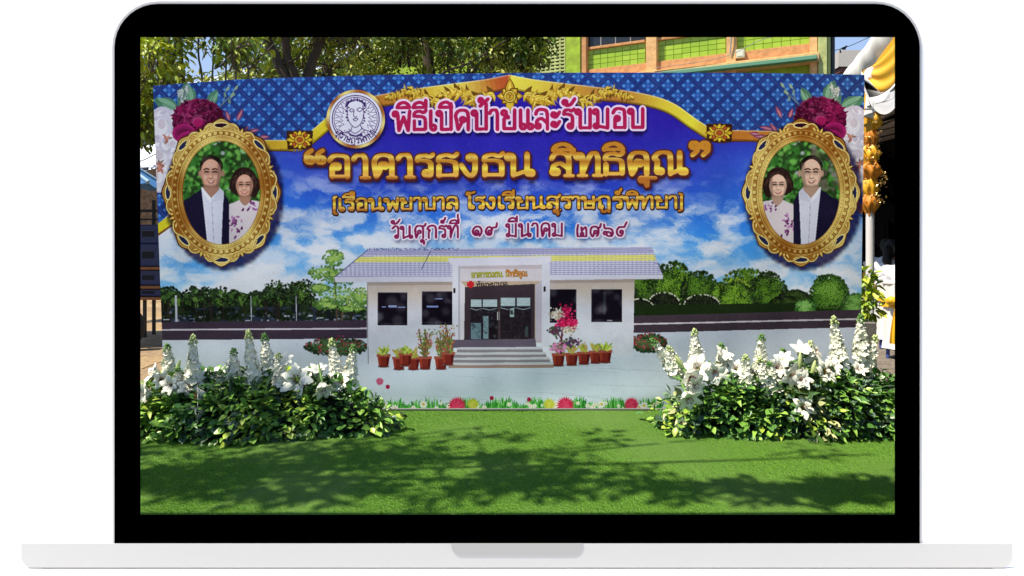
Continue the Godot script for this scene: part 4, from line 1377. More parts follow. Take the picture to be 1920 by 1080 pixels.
# a face in soft modelled tones; w and h are half its width and height
func face(q: Paint, x: float, y: float, w: float, h: float, skin: Color, f: float, woman: bool) -> void:
	var dark := skin.darkened(0.42)
	var lite := skin.lightened(0.3)
	var tone := func(px: float, py: float, r: float, c: Color, a: float) -> void:
		q.dab(x + px * w * f, y + py * h, r * w, Color(c.r, c.g, c.b, a))
	var pts := PackedVector2Array()
	for k in 40:
		var a := TAU * k / 40
		var jaw := 1.0 - 0.16 * maxf(0.0, sin(a)) * absf(cos(a)) - 0.05 * maxf(0.0, sin(a))
		pts.append(Vector2(x + cos(a) * w * jaw, y + sin(a) * h))
	q.poly(pts, skin)
	for k in 60:                                                   # rounding toward the shaded side and jaw
		var t := k / 59.0
		tone.call(0.84 - 0.2 * t * t, -0.7 + 1.5 * t, 0.3, dark, 0.09)
		tone.call(-0.92 + 0.25 * t * t, -0.6 + 1.4 * t, 0.2, dark, 0.06)
		tone.call(-0.6 + 1.2 * t, 0.9 - 0.25 * absf(t - 0.5), 0.22, dark, 0.08)
	for k in 8:
		tone.call(-0.4 + 0.1 * k, -0.62, 0.42, lite, 0.16)
		tone.call(-0.02, -0.3 + 0.07 * k, 0.13, lite, 0.22)
		tone.call(-0.5, 0.16 + 0.02 * k, 0.26, lite, 0.16)
		tone.call(0.42, 0.16 + 0.02 * k, 0.24, lite, 0.13)
	tone.call(-0.02, 0.2, 0.16, lite, 0.9)
	tone.call(0.0, 0.72, 0.2, lite, 0.5)
	for sx in [-0.42, 0.38]:
		for k in 3:
			tone.call(sx - 0.12 + 0.12 * k, -0.16, 0.22, dark, 0.14)
		var ex: float = x + sx * w * f
		q.line([Vector2(ex - w * 0.26, y - h * 0.3), Vector2(ex, y - h * 0.37), Vector2(ex + w * 0.26, y - h * 0.31)], w * (0.08 if woman else 0.11), Color("#382420"))
		q.line([Vector2(ex - w * 0.2, y - h * 0.13), Vector2(ex, y - h * 0.165), Vector2(ex + w * 0.2, y - h * 0.13)], w * 0.12, Color("#20100e"))
		q.line([Vector2(ex - w * 0.17, y - h * 0.06), Vector2(ex, y - h * 0.035), Vector2(ex + w * 0.17, y - h * 0.06)], w * 0.05, dark)
		var ring_ := []
		for k in 17:
			ring_.append(Vector2(ex + cos(TAU * k / 16) * w * 0.36, y - h * 0.11 + sin(TAU * k / 16) * h * 0.17))
		q.line(ring_, w * 0.03, skin.darkened(0.42))
	q.line([Vector2(x - w * 0.1, y - h * 0.14), Vector2(x + w * 0.08, y - h * 0.14)], w * 0.05, Color("#3a2c30"))
	q.line([Vector2(x + w * 0.08 * f, y - h * 0.1), Vector2(x + w * 0.16 * f, y + h * 0.2)], w * 0.07, skin.darkened(0.2))
	q.line([Vector2(x - w * 0.17, y + h * 0.27), Vector2(x, y + h * 0.3), Vector2(x + w * 0.17, y + h * 0.27)], w * 0.08, dark)
	for sx in [-1.0, 1.0]:
		q.line([Vector2(x + sx * w * 0.26, y + h * 0.22), Vector2(x + sx * w * 0.48, y + h * 0.44)], w * 0.05, skin.darkened(0.22))
	var mw := 0.4 if woman else 0.36
	q.poly(curve2(P2([x - w * mw, y + h * 0.43, x, y + h * 0.48, x + w * mw, y + h * 0.43, x + w * 0.2, y + h * 0.6, x, y + h * 0.64, x - w * 0.2, y + h * 0.6, x - w * mw, y + h * 0.43])), Color("#a8484a") if woman else Color("#8c4440"))
	q.poly(P2([x - w * mw * 0.75, y + h * 0.465, x, y + h * 0.5, x + w * mw * 0.75, y + h * 0.465, x + w * 0.14, y + h * 0.55, x - w * 0.14, y + h * 0.55]), Color("#f0e8e2"))
	q.line([Vector2(x - w * 0.18, y + h * 0.72), Vector2(x + w * 0.18, y + h * 0.72)], w * 0.07, skin.darkened(0.18))

func _ready() -> void:
	# camera: level, with the lens shifted down
	var cam := Camera3D.new()
	cam.name = "camera"
	add_child(cam)
	cam.position = Vector3(0, EYE, 0)
	var near := 0.05
	cam.set_frustum(1080.0 / F * near, Vector2(0, -(540.0 - HOR) / F * near), near, 400.0)
	cam.current = true
	# sky
	var env := Environment.new()
	var sky := Sky.new()
	var sm := ProceduralSkyMaterial.new()
	sm.sky_top_color = Color(0.42, 0.54, 0.71)
	sm.sky_horizon_color = Color(0.76, 0.81, 0.87)
	sm.sky_curve = 0.12
	sm.ground_bottom_color = Color(0.25, 0.25, 0.22)
	sm.ground_horizon_color = Color(0.6, 0.64, 0.68)
	sky.sky_material = sm
	env.background_mode = Environment.BG_SKY
	env.sky = sky
	env.background_energy_multiplier = 1.06
	env.tonemap_mode = Environment.TONE_MAPPER_LINEAR
	env.tonemap_exposure = 1.68
	env.sdfgi_enabled = true
	env.ssao_enabled = true
	env.ssil_enabled = true
	var we := WorldEnvironment.new()
	we.name = "world"
	we.environment = env
	add_child(we)
	# sun: high, from behind the left shoulder
	var sun := DirectionalLight3D.new()
	sun.name = "sun"
	sun.light_energy = 1.6
	sun.light_color = Color(1.0, 0.96, 0.88)
	sun.light_angular_distance = 0.6
	sun.shadow_enabled = true
	add_child(sun)
	sun.look_at_from_position(Vector3(-0.44, 0.88, 0.17), Vector3.ZERO)

	build_ground()
	build_laptop()
	build_banner()
	build_rest()

func build_ground() -> void:
	var earth := rough_mat("grey tarmac", Color(0.16, 0.15, 0.14), 0.95, 4, 0.02, 0.7, 1.0, 0.4, 3.0)
	structure("ground", boxb(Vector3(-150, -0.6, -200), Vector3(150, -0.06, 60)), earth)
	# white floor that the laptop and the camera stand on
	var white := mat("white floor paint", Color(0.82, 0.82, 0.83), 0.6)
	structure("white_floor", boxb(Vector3(-5.0, -0.06, -3.0), Vector3(5.0, 0.0, 3.2), 0.004), white)
	# artificial turf laid before the banner: short fibre, brushed lines, a faint seam
	var turf := StandardMaterial3D.new()
	turf.resource_name = "green plastic turf"
	turf.albedo_color = Color(0.18, 0.38, 0.04).linear_to_srgb()
	turf.roughness = 0.9
	turf.albedo_texture = grain(9, 0.035, 0.55, 1.0, 5, 1024)
	turf.normal_enabled = true
	turf.normal_texture = bumps(12, 0.12, 10.0, 3)
	turf.normal_scale = 1.4
	triplanar(turf, 2.2)
	var lawn := structure("artificial_grass", sheet(func(u: float, v: float) -> Vector3:
		var x := lerpf(-4.3, 4.3, u)
		var z := lerpf(-3.0, -5.62, v)
		var y := 0.004 * sin(x * 2.1 + z * 3.0) * sin(z * 4.0 + 1.0) + 0.003 * sin(x * 5.0 - z * 2.0)
		for f in [[-2.05, -3.75, 0.55], [-1.55, -3.68, 0.6], [-1.1, -3.66, 0.5]]:
			var dd := absf((x - f[0]) - (z - f[1]) * -f[2])
			y += 0.005 * exp(-dd * dd * 900.0) * smoothstep(0.5, 0.1, absf(z - f[1]))
		return Vector3(x, y, z), 260, 90), turf)
	# its fibres
	rng.seed = 21
	var st := st_new()
	st.set_smooth_group(-1)
	for k in 5:
		var a := k * TAU / 5 + 0.3
		var o := Vector3(cos(a), 0, sin(a)) * 0.006
		var lean := Vector3(cos(a + 0.7), 0, sin(a + 0.7)) * 0.006
		var side := Vector3(-sin(a), 0, cos(a)) * 0.0016
		for p in [o - side, o + side, o + lean + Vector3(0, 0.013, 0)]:
			st.add_vertex(p)
	var xs := []
	var cols := []
	for i in 170000:
		var z := -lerpf(3.25, 5.55, pow(rng.randf(), 1.25))
		var x := rng.randf_range(-0.63, 0.63) * -z
		xs.append(Transform3D(Basis(Vector3.UP, rng.randf() * TAU).scaled(Vector3.ONE * rng.randf_range(0.45, 0.95)), Vector3(x, -0.001, z)))
		var q := rng.randf_range(0.75, 1.25)
		cols.append(Color(0.165 * q, 0.35 * q, 0.032 * q))
	var fm := mat("turf fibre", Color.WHITE, 0.75, {"vertex_color_use_as_albedo": true, "backlight_enabled": true, "backlight": Color(0.12, 0.22, 0.05)})
	many("grass_blades", done(st), fm, lawn, xs, cols)

func build_laptop() -> void:
	# a giant laptop shaped display stand; all of it lies about three metres off
	var d := 2.9
	var d2 := 2.914
	var m := func(px: float, py: float) -> Vector2:
		var w := W(px, py, d)
		return Vector2(w.x, w.y)
	var m2 := func(px: float, py: float) -> Vector2:
		var w := W(px, py, d2)
		return Vector2(w.x, w.y)
	var silver := mat("silver grey plastic", Color(0.435, 0.43, 0.425), 0.55)
	var darker := mat("mid grey plastic", Color(0.31, 0.305, 0.3), 0.6)
	var black := mat("matt black glass", Color(0.0, 0.0, 0.0), 1.0, {"specular_mode": BaseMaterial3D.SPECULAR_DISABLED})
	var lap := thing("laptop", "giant open laptop with black screen border and pale grey base", "laptop", Vector3(0, 0, -d))
	var a: Vector2 = m2.call(211, 1021)
	var b: Vector2 = m2.call(1728, 3)
	var c: Vector2 = m2.call(216, 1021)
	var e: Vector2 = m2.call(1723, 8)
	var h0: Vector2 = m2.call(261, 967)
	var h1: Vector2 = m2.call(1680, 68.5)
	obj("lid_shell", ring(rounded(a.x, a.y, b.x, b.y, 0.205, 0.001), rounded(c.x + 0.02, c.y, e.x - 0.02, e.y - 0.02, 0.19, 0.001), -0.05, -0.012), silver, lap)
	obj("screen_bezel", ring(rounded(c.x, c.y, e.x, e.y, 0.195, 0.001), spread(h0.x, h0.y, h1.x, h1.y), -0.024, -0.008), black, lap)
	var k0: Vector2 = m.call(37, 1066)
	var k1: Vector2 = m.call(1901, 1020.5)
	var base := obj("base", prism(rounded(k0.x, k0.y, k1.x, k1.y, 0.001, 0.05), -0.055, -0.007), silver, lap)
	base.set_meta("label", "pale grey keyboard base seen edge on")
	var n0: Vector2 = m.call(846, 1043)
	var n1: Vector2 = m.call(1093, 1020.3)
	obj("finger_notch", prism(rounded(n0.x, n0.y, n1.x, n1.y, 0.001, 0.045), -0.05, -0.0045), darker, lap)
	var f0: Vector2 = m.call(75, 1073)
	var f1: Vector2 = m.call(1865, 1066)
	obj("foot_strip", prism(rounded(f0.x, 0.0, f1.x, f1.y + 0.0005, 0.0005, 0.008), -0.05, -0.01), darker, lap)
	# the plain white wall behind it, cut out behind the screen
	var wm := mat("white wall paint", Color(0.86, 0.86, 0.87), 0.8)
	var wall := obj("display_wall", ring(rounded(-5.4, 0.0, 4.6, 2.65, 0.001, 0.001), rounded(a.x - 0.001, 0.03, b.x + 0.001, b.y + 0.001, 0.206, 0.001), -0.06, 0.0), wm, null, Transform3D(Basis(), Vector3(0, 0.001, -2.9165)))
	tag(wall, "plain white display wall standing behind the laptop", "wall")

func build_banner() -> void:
	var D := 5.5
	var art := paint_banner()
	var im := StandardMaterial3D.new()
	im.resource_name = "printed vinyl"
	im.albedo_texture = ImageTexture.create_from_image(art)
	im.albedo_color = Color(0.97, 0.97, 0.97)
	im.roughness = 0.7
	im.metallic_specular = 0.1
	im.texture_repeat = false
	var ban := thing("event_banner", "wide blue printed ceremony banner with gold lettering and two oval portraits", "banner", Vector3(0, 0, -D))
	var top := curve2(P2([287, 161, 380, 154, 470, 148, 720, 140.5, 955, 137, 1200, 136, 1420, 137, 1621, 140]), 6)
	var px := func(u: float, v: float) -> Vector2:
		var x0 := lerpf(287, 309, v)
		var x1 := lerpf(1621, 1612, v)
		var x := lerpf(x0, x1, u)
		var t := top[0].y
		for i in top.size() - 1:
			if x >= top[i].x:
				t = lerpf(top[i].y, top[i + 1].y, clampf((x - top[i].x) / (top[i + 1].x - top[i].x), 0.0, 1.0))
		return Vector2(x, lerpf(t, 766.5, v))
	var at := func(u: float, v: float, off: float) -> Vector3:
		var q: Vector2 = px.call(u, v)
		var w := W(q.x, q.y, D)
		var z := 0.003 * sin(u * 90.0 + sin(v * 5.0)) * (0.4 + 0.6 * sin(u * 17.0)) + 0.004 * sin(u * 23.0 + v * 4.0) * v + 0.004 * sin(v * 30.0 + u * 14.0) * v
		return Vector3(w.x, w.y, z * smoothstep(0.0, 0.04, minf(minf(u, 1.0 - u), minf(v, 1.0 - v))) + off)
	var sheet_mesh := sheet(func(u: float, v: float) -> Vector3: return at.call(u, v, 0.0), 160, 70,
		func(u: float, v: float) -> Vector2:
			var q: Vector2 = px.call(u, v)
			return Vector2((q.x - 280.0) / 1348.0, (q.y - 130.0) / 648.0))
	obj("printed_sheet", sheet_mesh, im, ban)
	var wood := rough_mat("raw plywood", Color(0.3, 0.2, 0.11), 0.8, 15, 0.02, 0.7, 1.0, 1.2)
	obj("backing_board", sheet(func(u: float, v: float) -> Vector3: return at.call(u, v, -0.022), 24, 8, null, 0.018), wood, ban)
	var st := st_new()
	var l := W(309, 766, D)
	var r := W(1612, 766, D)
	add_box(st, Vector3(l.x, 0.004, -0.05), Vector3(r.x, l.y + 0.003, 0.012), 0.004)
	obj("bottom_batten", done(st), mat("grey batten", Color(0.14, 0.15, 0.14), 0.7), ban)
	for x in [-2.8, -1.4, 0.0, 1.4, 2.8]:
		var q := st_new()
		add_box(q, Vector3(x - 0.03, 0.0, -0.1), Vector3(x + 0.03, 2.7, -0.05), 0.003)
		obj("post", done(q), wood, ban)
		obj("brace", tube([Vector3(x + 0.06, 0.02, -1.1), Vector3(x + 0.06, 1.9, -0.09)], [0.022, 0.022], 6), wood, ban)

func build_rest() -> void:
	build_pavement()
	build_school()
	build_far_house()
	build_trees()
	build_tent()
	build_audience()
	build_left_corner()
	build_arrangements()

func build_pavement() -> void:
	# big tan concrete slabs on the left, narrow grey brown pavers on the right
	rng.seed = 61
	var pave := structure("pavement", boxb(Vector3(-14, -0.2, -30), Vector3(16, -0.035, -5.63)), rough_mat("mortar bed", Color(0.14, 0.11, 0.085), 0.95, 33, 0.03, 0.7, 1.0, 0.6))
	var slab_m := []
	for i in 4:
		slab_m.append(rough_mat("tan concrete slab %d" % i, [Color(0.4, 0.27, 0.14), Color(0.36, 0.25, 0.14), Color(0.43, 0.3, 0.17), Color(0.34, 0.23, 0.13)][i], 0.9, 40 + i, 0.018, 0.72, 1.0, 0.9, 2.0))
	var sm := box(Vector3(0.986, 0.05, 0.736), 0.008)
	var add := pieces("paving_slab", pave)
	for j in 14:
		for i in 8:
			var x := -9.6 + i * 1.0 + (j % 2) * 0.35
			var z := -6.1 - j * 0.75
			add.call(sm, slab_m[rng.randi() % 4], Transform3D(Basis.from_euler(Vector3(rng.randf_range(-0.004, 0.004), 0, rng.randf_range(-0.004, 0.004))), Vector3(x, -0.03 + rng.randf_range(-0.003, 0.003), z)))
	var brick_m := []
	for i in 4:
		brick_m.append(rough_mat("grey brown paver %d" % i, [Color(0.2, 0.165, 0.14), Color(0.235, 0.2, 0.17), Color(0.17, 0.145, 0.125), Color(0.25, 0.2, 0.165)][i], 0.85, 50 + i, 0.03, 0.65, 1.0, 1.4, 2.0))
	var bm := box(Vector3(0.392, 0.05, 0.192), 0.012)
	var brick := pieces("paver", pave)
	for j in 36:
		for i in 8:
			var x := 2.9 + i * 0.4 + (j % 2) * 0.2 + j * 0.075
			var z := -5.75 - j * 0.2
			brick.call(bm, brick_m[rng.randi() % 4], Transform3D(Basis.from_euler(Vector3(rng.randf_range(-0.012, 0.012), 0, rng.randf_range(-0.01, 0.01))), Vector3(x, -0.032 + rng.randf_range(-0.003, 0.003), z)))

# ---------------------------------------------------------------- the school behind
func build_school() -> void:
	var T := Transform3D(Basis(Vector3.UP, -atan2(1.0, 2.0)), Vector3(10.72, 0, -22))
	var inv := T.affine_inverse()
	var eye := inv * Vector3(0, EYE, 0)
	var loc := func(px: float, py: float, off: float) -> Vector2:     # where a line of sight meets the front, off metres proud of it
		var q := inv * W(px, py, 1.0) - eye
		var t := (off - eye.z) / q.z
		var h := eye + q * t
		return Vector2(h.x, h.y)
	var s := thing("school_building", "lime green school building with orange columns and tiled panels", "building", T.origin, -atan2(1.0, 2.0))
	var lime := rough_mat("lime green render", Color(0.36, 0.52, 0.03), 0.85, 71, 0.012, 0.8, 1.0, 0.35, 1.0, false)
	var pale := rough_mat("pale yellow green render", Color(0.52, 0.58, 0.22), 0.85, 72, 0.012, 0.8, 1.0, 0.35, 1.0, false)
	var orange := rough_mat("orange render", Color(0.68, 0.33, 0.13), 0.85, 73, 0.015, 0.8, 1.0, 0.4, 1.0, false)
	var light_orange := rough_mat("light orange render", Color(0.82, 0.48, 0.2), 0.85, 74, 0.015, 0.82, 1.0, 0.4, 1.0, false)
	var teal := mat("teal painted ledge", Color(0.1, 0.27, 0.17), 0.7)
	var glass := mat("dark window glass", Color(0.02, 0.025, 0.03), 0.12)
	var frame := mat("dark window frame", Color(0.035, 0.025, 0.022), 0.6)
	var grout := mat("tile grout", Color(0.24, 0.38, 0.03), 0.9)
	var tiles := []
	for i in 4:
		tiles.append(mat("lime glazed tile %d" % i, [Color(0.3, 0.47, 0.025), Color(0.33, 0.5, 0.03), Color(0.27, 0.44, 0.025), Color(0.35, 0.52, 0.04)][i], 0.35))
	var bxf := func(called: String, a: Vector2, b: Vector2, z0: float, z1: float, m: Material, parent: Node) -> MeshInstance3D:
		return obj(called, boxb(Vector3(minf(a.x, b.x), minf(a.y, b.y), z0), Vector3(maxf(a.x, b.x), maxf(a.y, b.y), z1), 0.01), m, parent)
	var L := -22.0
	var wall := obj("wall", boxb(Vector3(L, 0, -9.0), Vector3(-0.04, 11.5, -0.06)), lime, s)
	obj("roof", boxb(Vector3(L - 0.8, 11.5, -9.8), Vector3(0.8, 11.7, 0.9), 0.03), mat("grey roof sheet", Color(0.25, 0.25, 0.26), 0.8), wall)
	obj("end_wall", boxb(Vector3(-0.039, 0, -9.02), Vector3(0.02, 11.48, -0.02)), pale, s)
	# corner pier, columns
	var y0: float = loc.call(1430, 116, 0.1).y
	var pier := func(xa: float, xb: float, m: Material, z: float) -> void:
		var a: Vector2 = loc.call(xa, 100, z)
		var b: Vector2 = loc.call(xb, 100, z)
		obj("column", boxb(Vector3(a.x, 0, -0.055), Vector3(b.x, 11.4, z), 0.015), m, s)
	pier.call(1534, 1551, pale, 0.3)
	pier.call(1518, 1533, light_orange, 0.24)
	pier.call(1362, 1380, light_orange, 0.28)
	pier.call(1211, 1231, light_orange, 0.28)
	pier.call(1089, 1099, orange, 0.24)
	pier.call(1061, 1088, lime, 0.3)
	# heights along the front
	var hp: float = loc.call(1300, 108, 0.0).y          # foot of the tiled panels
	var ho: float = loc.call(1300, 128, 0.1).y
	var hl: float = loc.call(1430, 108.0, 0.3).y
	var ht: float = loc.call(1430, 121, 0.75).y
	var x_l: float = loc.call(1100, 100, 0.0).x
	obj("beam", boxb(Vector3(x_l, ho, -0.05), Vector3(-0.3, hp - 0.02, 0.12), 0.012), orange, s)
	obj("slab_edge", boxb(Vector3(x_l, ho - 0.3, -0.05), Vector3(-0.3, ho - 0.004, 0.45), 0.015), light_orange, s)
	obj("ledge", boxb(Vector3(loc.call(1240, 137, 0.7).x, ht, -0.05), Vector3(-0.35, ht + 0.14, 0.75), 0.015), teal, s)
	# tiled panels below the windows, with their sills, frames and panes
	rng.seed = 66
	for bay in [[1099.0, 1210.0], [1232.0, 1361.0], [1381.0, 1518.0]]:
		var xa: float = loc.call(bay[0], 90, 0.0).x
		var xb: float = loc.call(bay[1], 90, 0.0).x
		var top := hp + 0.78
		var panel := obj("tile_panel", boxb(Vector3(xa, hp - 0.018, -0.055), Vector3(xb, top, -0.02)), grout, s)
		var nx := int(round((xb - xa) / 0.31))
		var tw := (xb - xa) / nx
		var tm := box(Vector3(tw - 0.016, 0.176, 0.03), 0.004)
		var add := pieces("tile", panel)
		for j in 4:
			for i in nx:
				add.call(tm, tiles[rng.randi() % 4], Transform3D(Basis(), Vector3(xa + tw * (i + 0.5), hp + 0.1 + j * 0.195, -0.012 + rng.randf_range(0, 0.002))))
		var win := obj("window", boxb(Vector3(xa, top + 0.1, -0.05), Vector3(xb, top + 2.0, -0.02)), frame, s)
		obj("sill", boxb(Vector3(xa, top, -0.05), Vector3(xb, top + 0.098, 0.1), 0.01), orange, win)
		for k in 4:
			var w := (xb - xa) / 4
			obj("pane", boxb(Vector3(xa + w * k + 0.05, top + 0.16, -0.03), Vector3(xa + w * (k + 1) - 0.02, top + 1.9, -0.012)), glass, win)
			obj("mullion", boxb(Vector3(xa + w * k, top + 0.1, -0.03), Vector3(xa + w * k + 0.04, top + 2.0, 0.015)), mat("grey mullion", Color(0.25, 0.25, 0.25), 0.5), win)
	# pierced ventilation blocks at the stair
	var va: float = loc.call(1006, 90, 0.0).x
	var vb: float = loc.call(1060, 90, 0.0).x
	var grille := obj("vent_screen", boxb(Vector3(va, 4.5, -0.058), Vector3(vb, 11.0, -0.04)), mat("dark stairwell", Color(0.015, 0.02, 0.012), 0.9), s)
	var slat := pieces("slat", grille)
	var sl := box(Vector3(vb - va, 0.075, 0.1), 0.006)
	for j in 44:
		slat.call(sl, pale, Transform3D(Basis(), Vector3((va + vb) / 2, 4.6 + j * 0.145, 0.012)))
	var bar := box(Vector3(0.06, 6.5, 0.09), 0.006)
	var bars := pieces("bar", grille)
	for i in 7:
		bars.call(bar, pale, Transform3D(Basis(), Vector3(lerpf(va, vb, i / 6.0), 7.75, 0.012)))
	# small fittings
	var la: Vector2 = loc.call(1381, 95, 0.2)
	var lb: Vector2 = loc.call(1397, 109, 0.2)
	var lamp: MeshInstance3D = bxf.call("light_box", la, lb, 0.125, 0.36, mat("cream metal box", Color(0.62, 0.58, 0.42), 0.5), s)
	bxf.call("lens", la + Vector2(0.04, -0.05), lb + Vector2(-0.04, 0.05), 0.361, 0.372, mat("cream lens", Color(0.7, 0.68, 0.55), 0.3), lamp)
	var px_: Vector2 = loc.call(1369, 60, 0.33)
	obj("bracket", tube(curve([Vector3(px_.x, hp + 1.3, 0.34), Vector3(px_.x + 0.05, hp + 0.6, 0.4), Vector3(px_.x, hp - 0.1, 0.34)], 4), taper(0.035, 0.02, 9), 6), mat("grey steel fitting", Color(0.32, 0.32, 0.33), 0.5), s)
	obj("downpipe", tube([Vector3(0.1, 0, -0.35), Vector3(0.1, 11.3, -0.35)], [0.07, 0.07], 8), mat("black downpipe", Color(0.02, 0.025, 0.03), 0.6), s)
	var ca: Vector2 = loc.call(1225, 128, 0.5)
	var cb: Vector2 = loc.call(1352, 108, 0.5)
	var cc: Vector2 = loc.call(1430, 74, 0.5)
	var cd: Vector2 = loc.call(1480, 66, 0.5)
	obj("cable", tube(curve([Vector3(ca.x, ca.y, 0.5), Vector3(cb.x, cb.y, 0.5), Vector3(cc.x, cc.y, 0.5), Vector3(cd.x, cd.y, 0.5)], 6), taper(0.012, 0.012, 19), 5), mat("grey cable", Color(0.2, 0.2, 0.2), 0.6), s)

func build_far_house() -> void:
	var d := 34.0
	var a := W(1578, 132, d)
	var h := thing("house", "distant house with grey tiled roof and dark red eaves", "house", Vector3(a.x, 0, -d))
	var y: float = a.y
	obj("wall", boxb(Vector3(0.4, 0, -7), Vector3(7, y, -0.4)), rough_mat("weathered grey plaster", Color(0.25, 0.24, 0.27), 0.9, 81, 0.02, 0.7, 1.0, 0.3), h)
	obj("fascia", boxb(Vector3(-0.1, y - 0.12, -7.4), Vector3(7.4, y + 0.14, 0.05), 0.02), mat("dark red timber", Color(0.16, 0.045, 0.035), 0.7), h)
	var st := st_new()
	st.set_smooth_group(-1)
	quad(st, Vector3(-0.2, y + 0.145, 0.1), Vector3(1.6, y + 2.0, -3.5), Vector3(6, y + 2.0, -3.5), Vector3(7.5, y + 0.145, 0.1))
	quad(st, Vector3(-0.2, y + 0.145, -7.2), Vector3(1.6, y + 2.0, -3.5), Vector3(-0.2, y + 0.145, 0.1), Vector3(-0.2, y + 0.145, -7.2))
	quad(st, Vector3(7.5, y + 0.145, -7.2), Vector3(6, y + 2.0, -3.5), Vector3(1.6, y + 2.0, -3.5), Vector3(-0.2, y + 0.145, -7.2))
	quad(st, Vector3(7.5, y + 0.145, 0.1), Vector3(6, y + 2.0, -3.5), Vector3(7.5, y + 0.145, -7.2), Vector3(7.5, y + 0.145, 0.1))
	var roof := obj("roof", done(st), rough_mat("pale grey roof tile", Color(0.36, 0.34, 0.32), 0.9, 82, 0.05, 0.6, 1.0, 0.6), h)
	var add := pieces("tile_row", roof)
	for j in 20:
		var t := j / 20.0
		var x0 := lerpf(-0.2, 1.6, t)
		var x1 := lerpf(7.5, 6.0, t)
		add.call(box(Vector3(x1 - x0, 0.045, 0.16), 0.02), mats["pale grey roof tile"], Transform3D(Basis(Vector3.RIGHT, 0.47), Vector3((x0 + x1) / 2, y + 0.2 + 1.85 * t, 0.05 - 3.55 * t)))
	for q in [[1.0, 0.6, 1.4], [3.2, 0.6, 1.4]]:
		obj("window", boxb(Vector3(q[0], y - 2.0, -0.42), Vector3(q[0] + 1.2, y - 0.5, -0.37)), mat("dark window glass", Color(0.02, 0.025, 0.03), 0.12), h)
	# overhead wires
	var wire := thing("overhead_wire", "thin black overhead wires with a small insulator crossing the sky", "wire", W(1559, 96, 24))
	var o := wire.position
	var black := mat("black wire", Color(0.02, 0.02, 0.02), 0.6)
	obj("wire", tube(curve([W(1558, 96, 23) - o, W(1582, 90, 22.4) - o, W(1612, 78, 22) - o, W(1690, 40, 20) - o], 6), taper(0.011, 0.011, 19), 5), black, wire)
	obj("insulator", tube([W(1578, 91, 22.5) - o, W(1583, 91, 22.5) - o, W(1588, 86, 22.5) - o], [0.03, 0.06, 0.02], 6), black, wire)
	obj("drop_wire", tube([W(1575, 92, 22.5) - o, W(1576, 99, 22.5) - o], [0.015, 0.03], 5), black, wire)

# ---------------------------------------------------------------- trees
func leaf_mesh(w := 0.45, fold := 0.12, droop := 0.15, petiole := 0.12) -> ArrayMesh:
	var st := st_new()
	st.set_smooth_group(0)
	var rows := [[0.0, 0.02], [0.22, 0.8], [0.5, 1.0], [0.78, 0.6], [1.0, 0.02]]
	var pts := []
	for r in rows:
		var y: float = -droop * r[0] * r[0]
		var h: float = w * 0.5 * r[1]
		pts.append([Vector3(-h, y + fold * r[1], petiole + r[0]), Vector3(0, y, petiole + r[0]), Vector3(h, y + fold * r[1], petiole + r[0])])
	for i in 4:
		quad(st, pts[i][0], pts[i + 1][0], pts[i + 1][1], pts[i][1])
		quad(st, pts[i][1], pts[i + 1][1], pts[i + 1][2], pts[i][2])
	return done(st)

func leaf_mat(key: String) -> StandardMaterial3D:
	return mat(key, Color.WHITE, 0.5, {"vertex_color_use_as_albedo": true, "backlight_enabled": true, "backlight": Color(0.55, 0.55, 0.12)})

func scatter(clusters: Array, tones: Array, size: float, hang := 0.4) -> Array:
	var xs := []
	var cols := []
	for c in clusters:
		var n: int = c[2]
		var lump: Color = tones[rng.randi() % tones.size()]
		for i in n:
			var dir := Vector3(rng.randfn(), rng.randfn(), rng.randfn()).normalized()
			var r: float = c[1] * pow(rng.randf(), 0.5)
			var p: Vector3 = c[0] + dir * r * Vector3(1, 0.8, 1)
			var out := (dir + Vector3(rng.randf_range(-1, 1), rng.randf_range(-1, 1) - hang, rng.randf_range(-1, 1))).normalized()
			var b := Basis.looking_at(-out, Vector3(rng.randf_range(-0.5, 0.5), 1, rng.randf_range(-0.5, 0.5)).normalized())
			xs.append(Transform3D(b.scaled(Vector3.ONE * size * rng.randf_range(0.6, 1.3)), p))
			var t: Color = tones[rng.randi() % tones.size()].lerp(lump, 0.55)
			var k := rng.randf_range(0.75, 1.25)
			cols.append(Color(t.r * k, t.g * k, t.b * k))
	return [xs, cols]

func tree(called: String, label: String, base: Vector3, limbs: Array, clusters: Array, tones: Array, size: float, bark: Material, group := "", twigs := true) -> Node3D:
	var t := thing(called, label, "tree", base, 0.0, group)
	var first := true
	for l in limbs:
		var pts := []
		for p in l[0]:
			pts.append(p - base)
		var c := curve(pts, 5)
		for i in range(1, c.size() - 1):
			c[i] += Vector3(rng.randf_range(-1, 1), 0, rng.randf_range(-1, 1)) * l[1] * 0.18
		obj("trunk" if first else "limb", tube(c, taper(l[1], l[2], c.size()), 10), bark, t)
		first = false
	var cl := []
	var st := st_new()
	for c in clusters:
		cl.append([c[0] - base, c[1], c[2]])
		if twigs:
			for k in 3:
				var o: Vector3 = Vector3(rng.randf_range(-1, 1), rng.randf_range(-0.7, 0.9), rng.randf_range(-1, 1)) * c[1]
				var a: Vector3 = c[0] - base - Vector3(o.x * 0.5, c[1], o.z * 0.5)
				add_tube(st, [a, a.lerp(c[0] - base + o, 0.5) + Vector3(rng.randf_range(-0.05, 0.05), 0, 0), c[0] - base + o], [0.012, 0.008, 0.004], 5, false)
	if twigs:
		var tw := obj("twigs", done(st), bark, t)
		tw.set_meta("kind", "stuff")
	var sc := scatter(cl, tones, size)
	many("crown", leaf_mesh(), leaf_mat("tree leaf"), t, sc[0], sc[1])
	return t

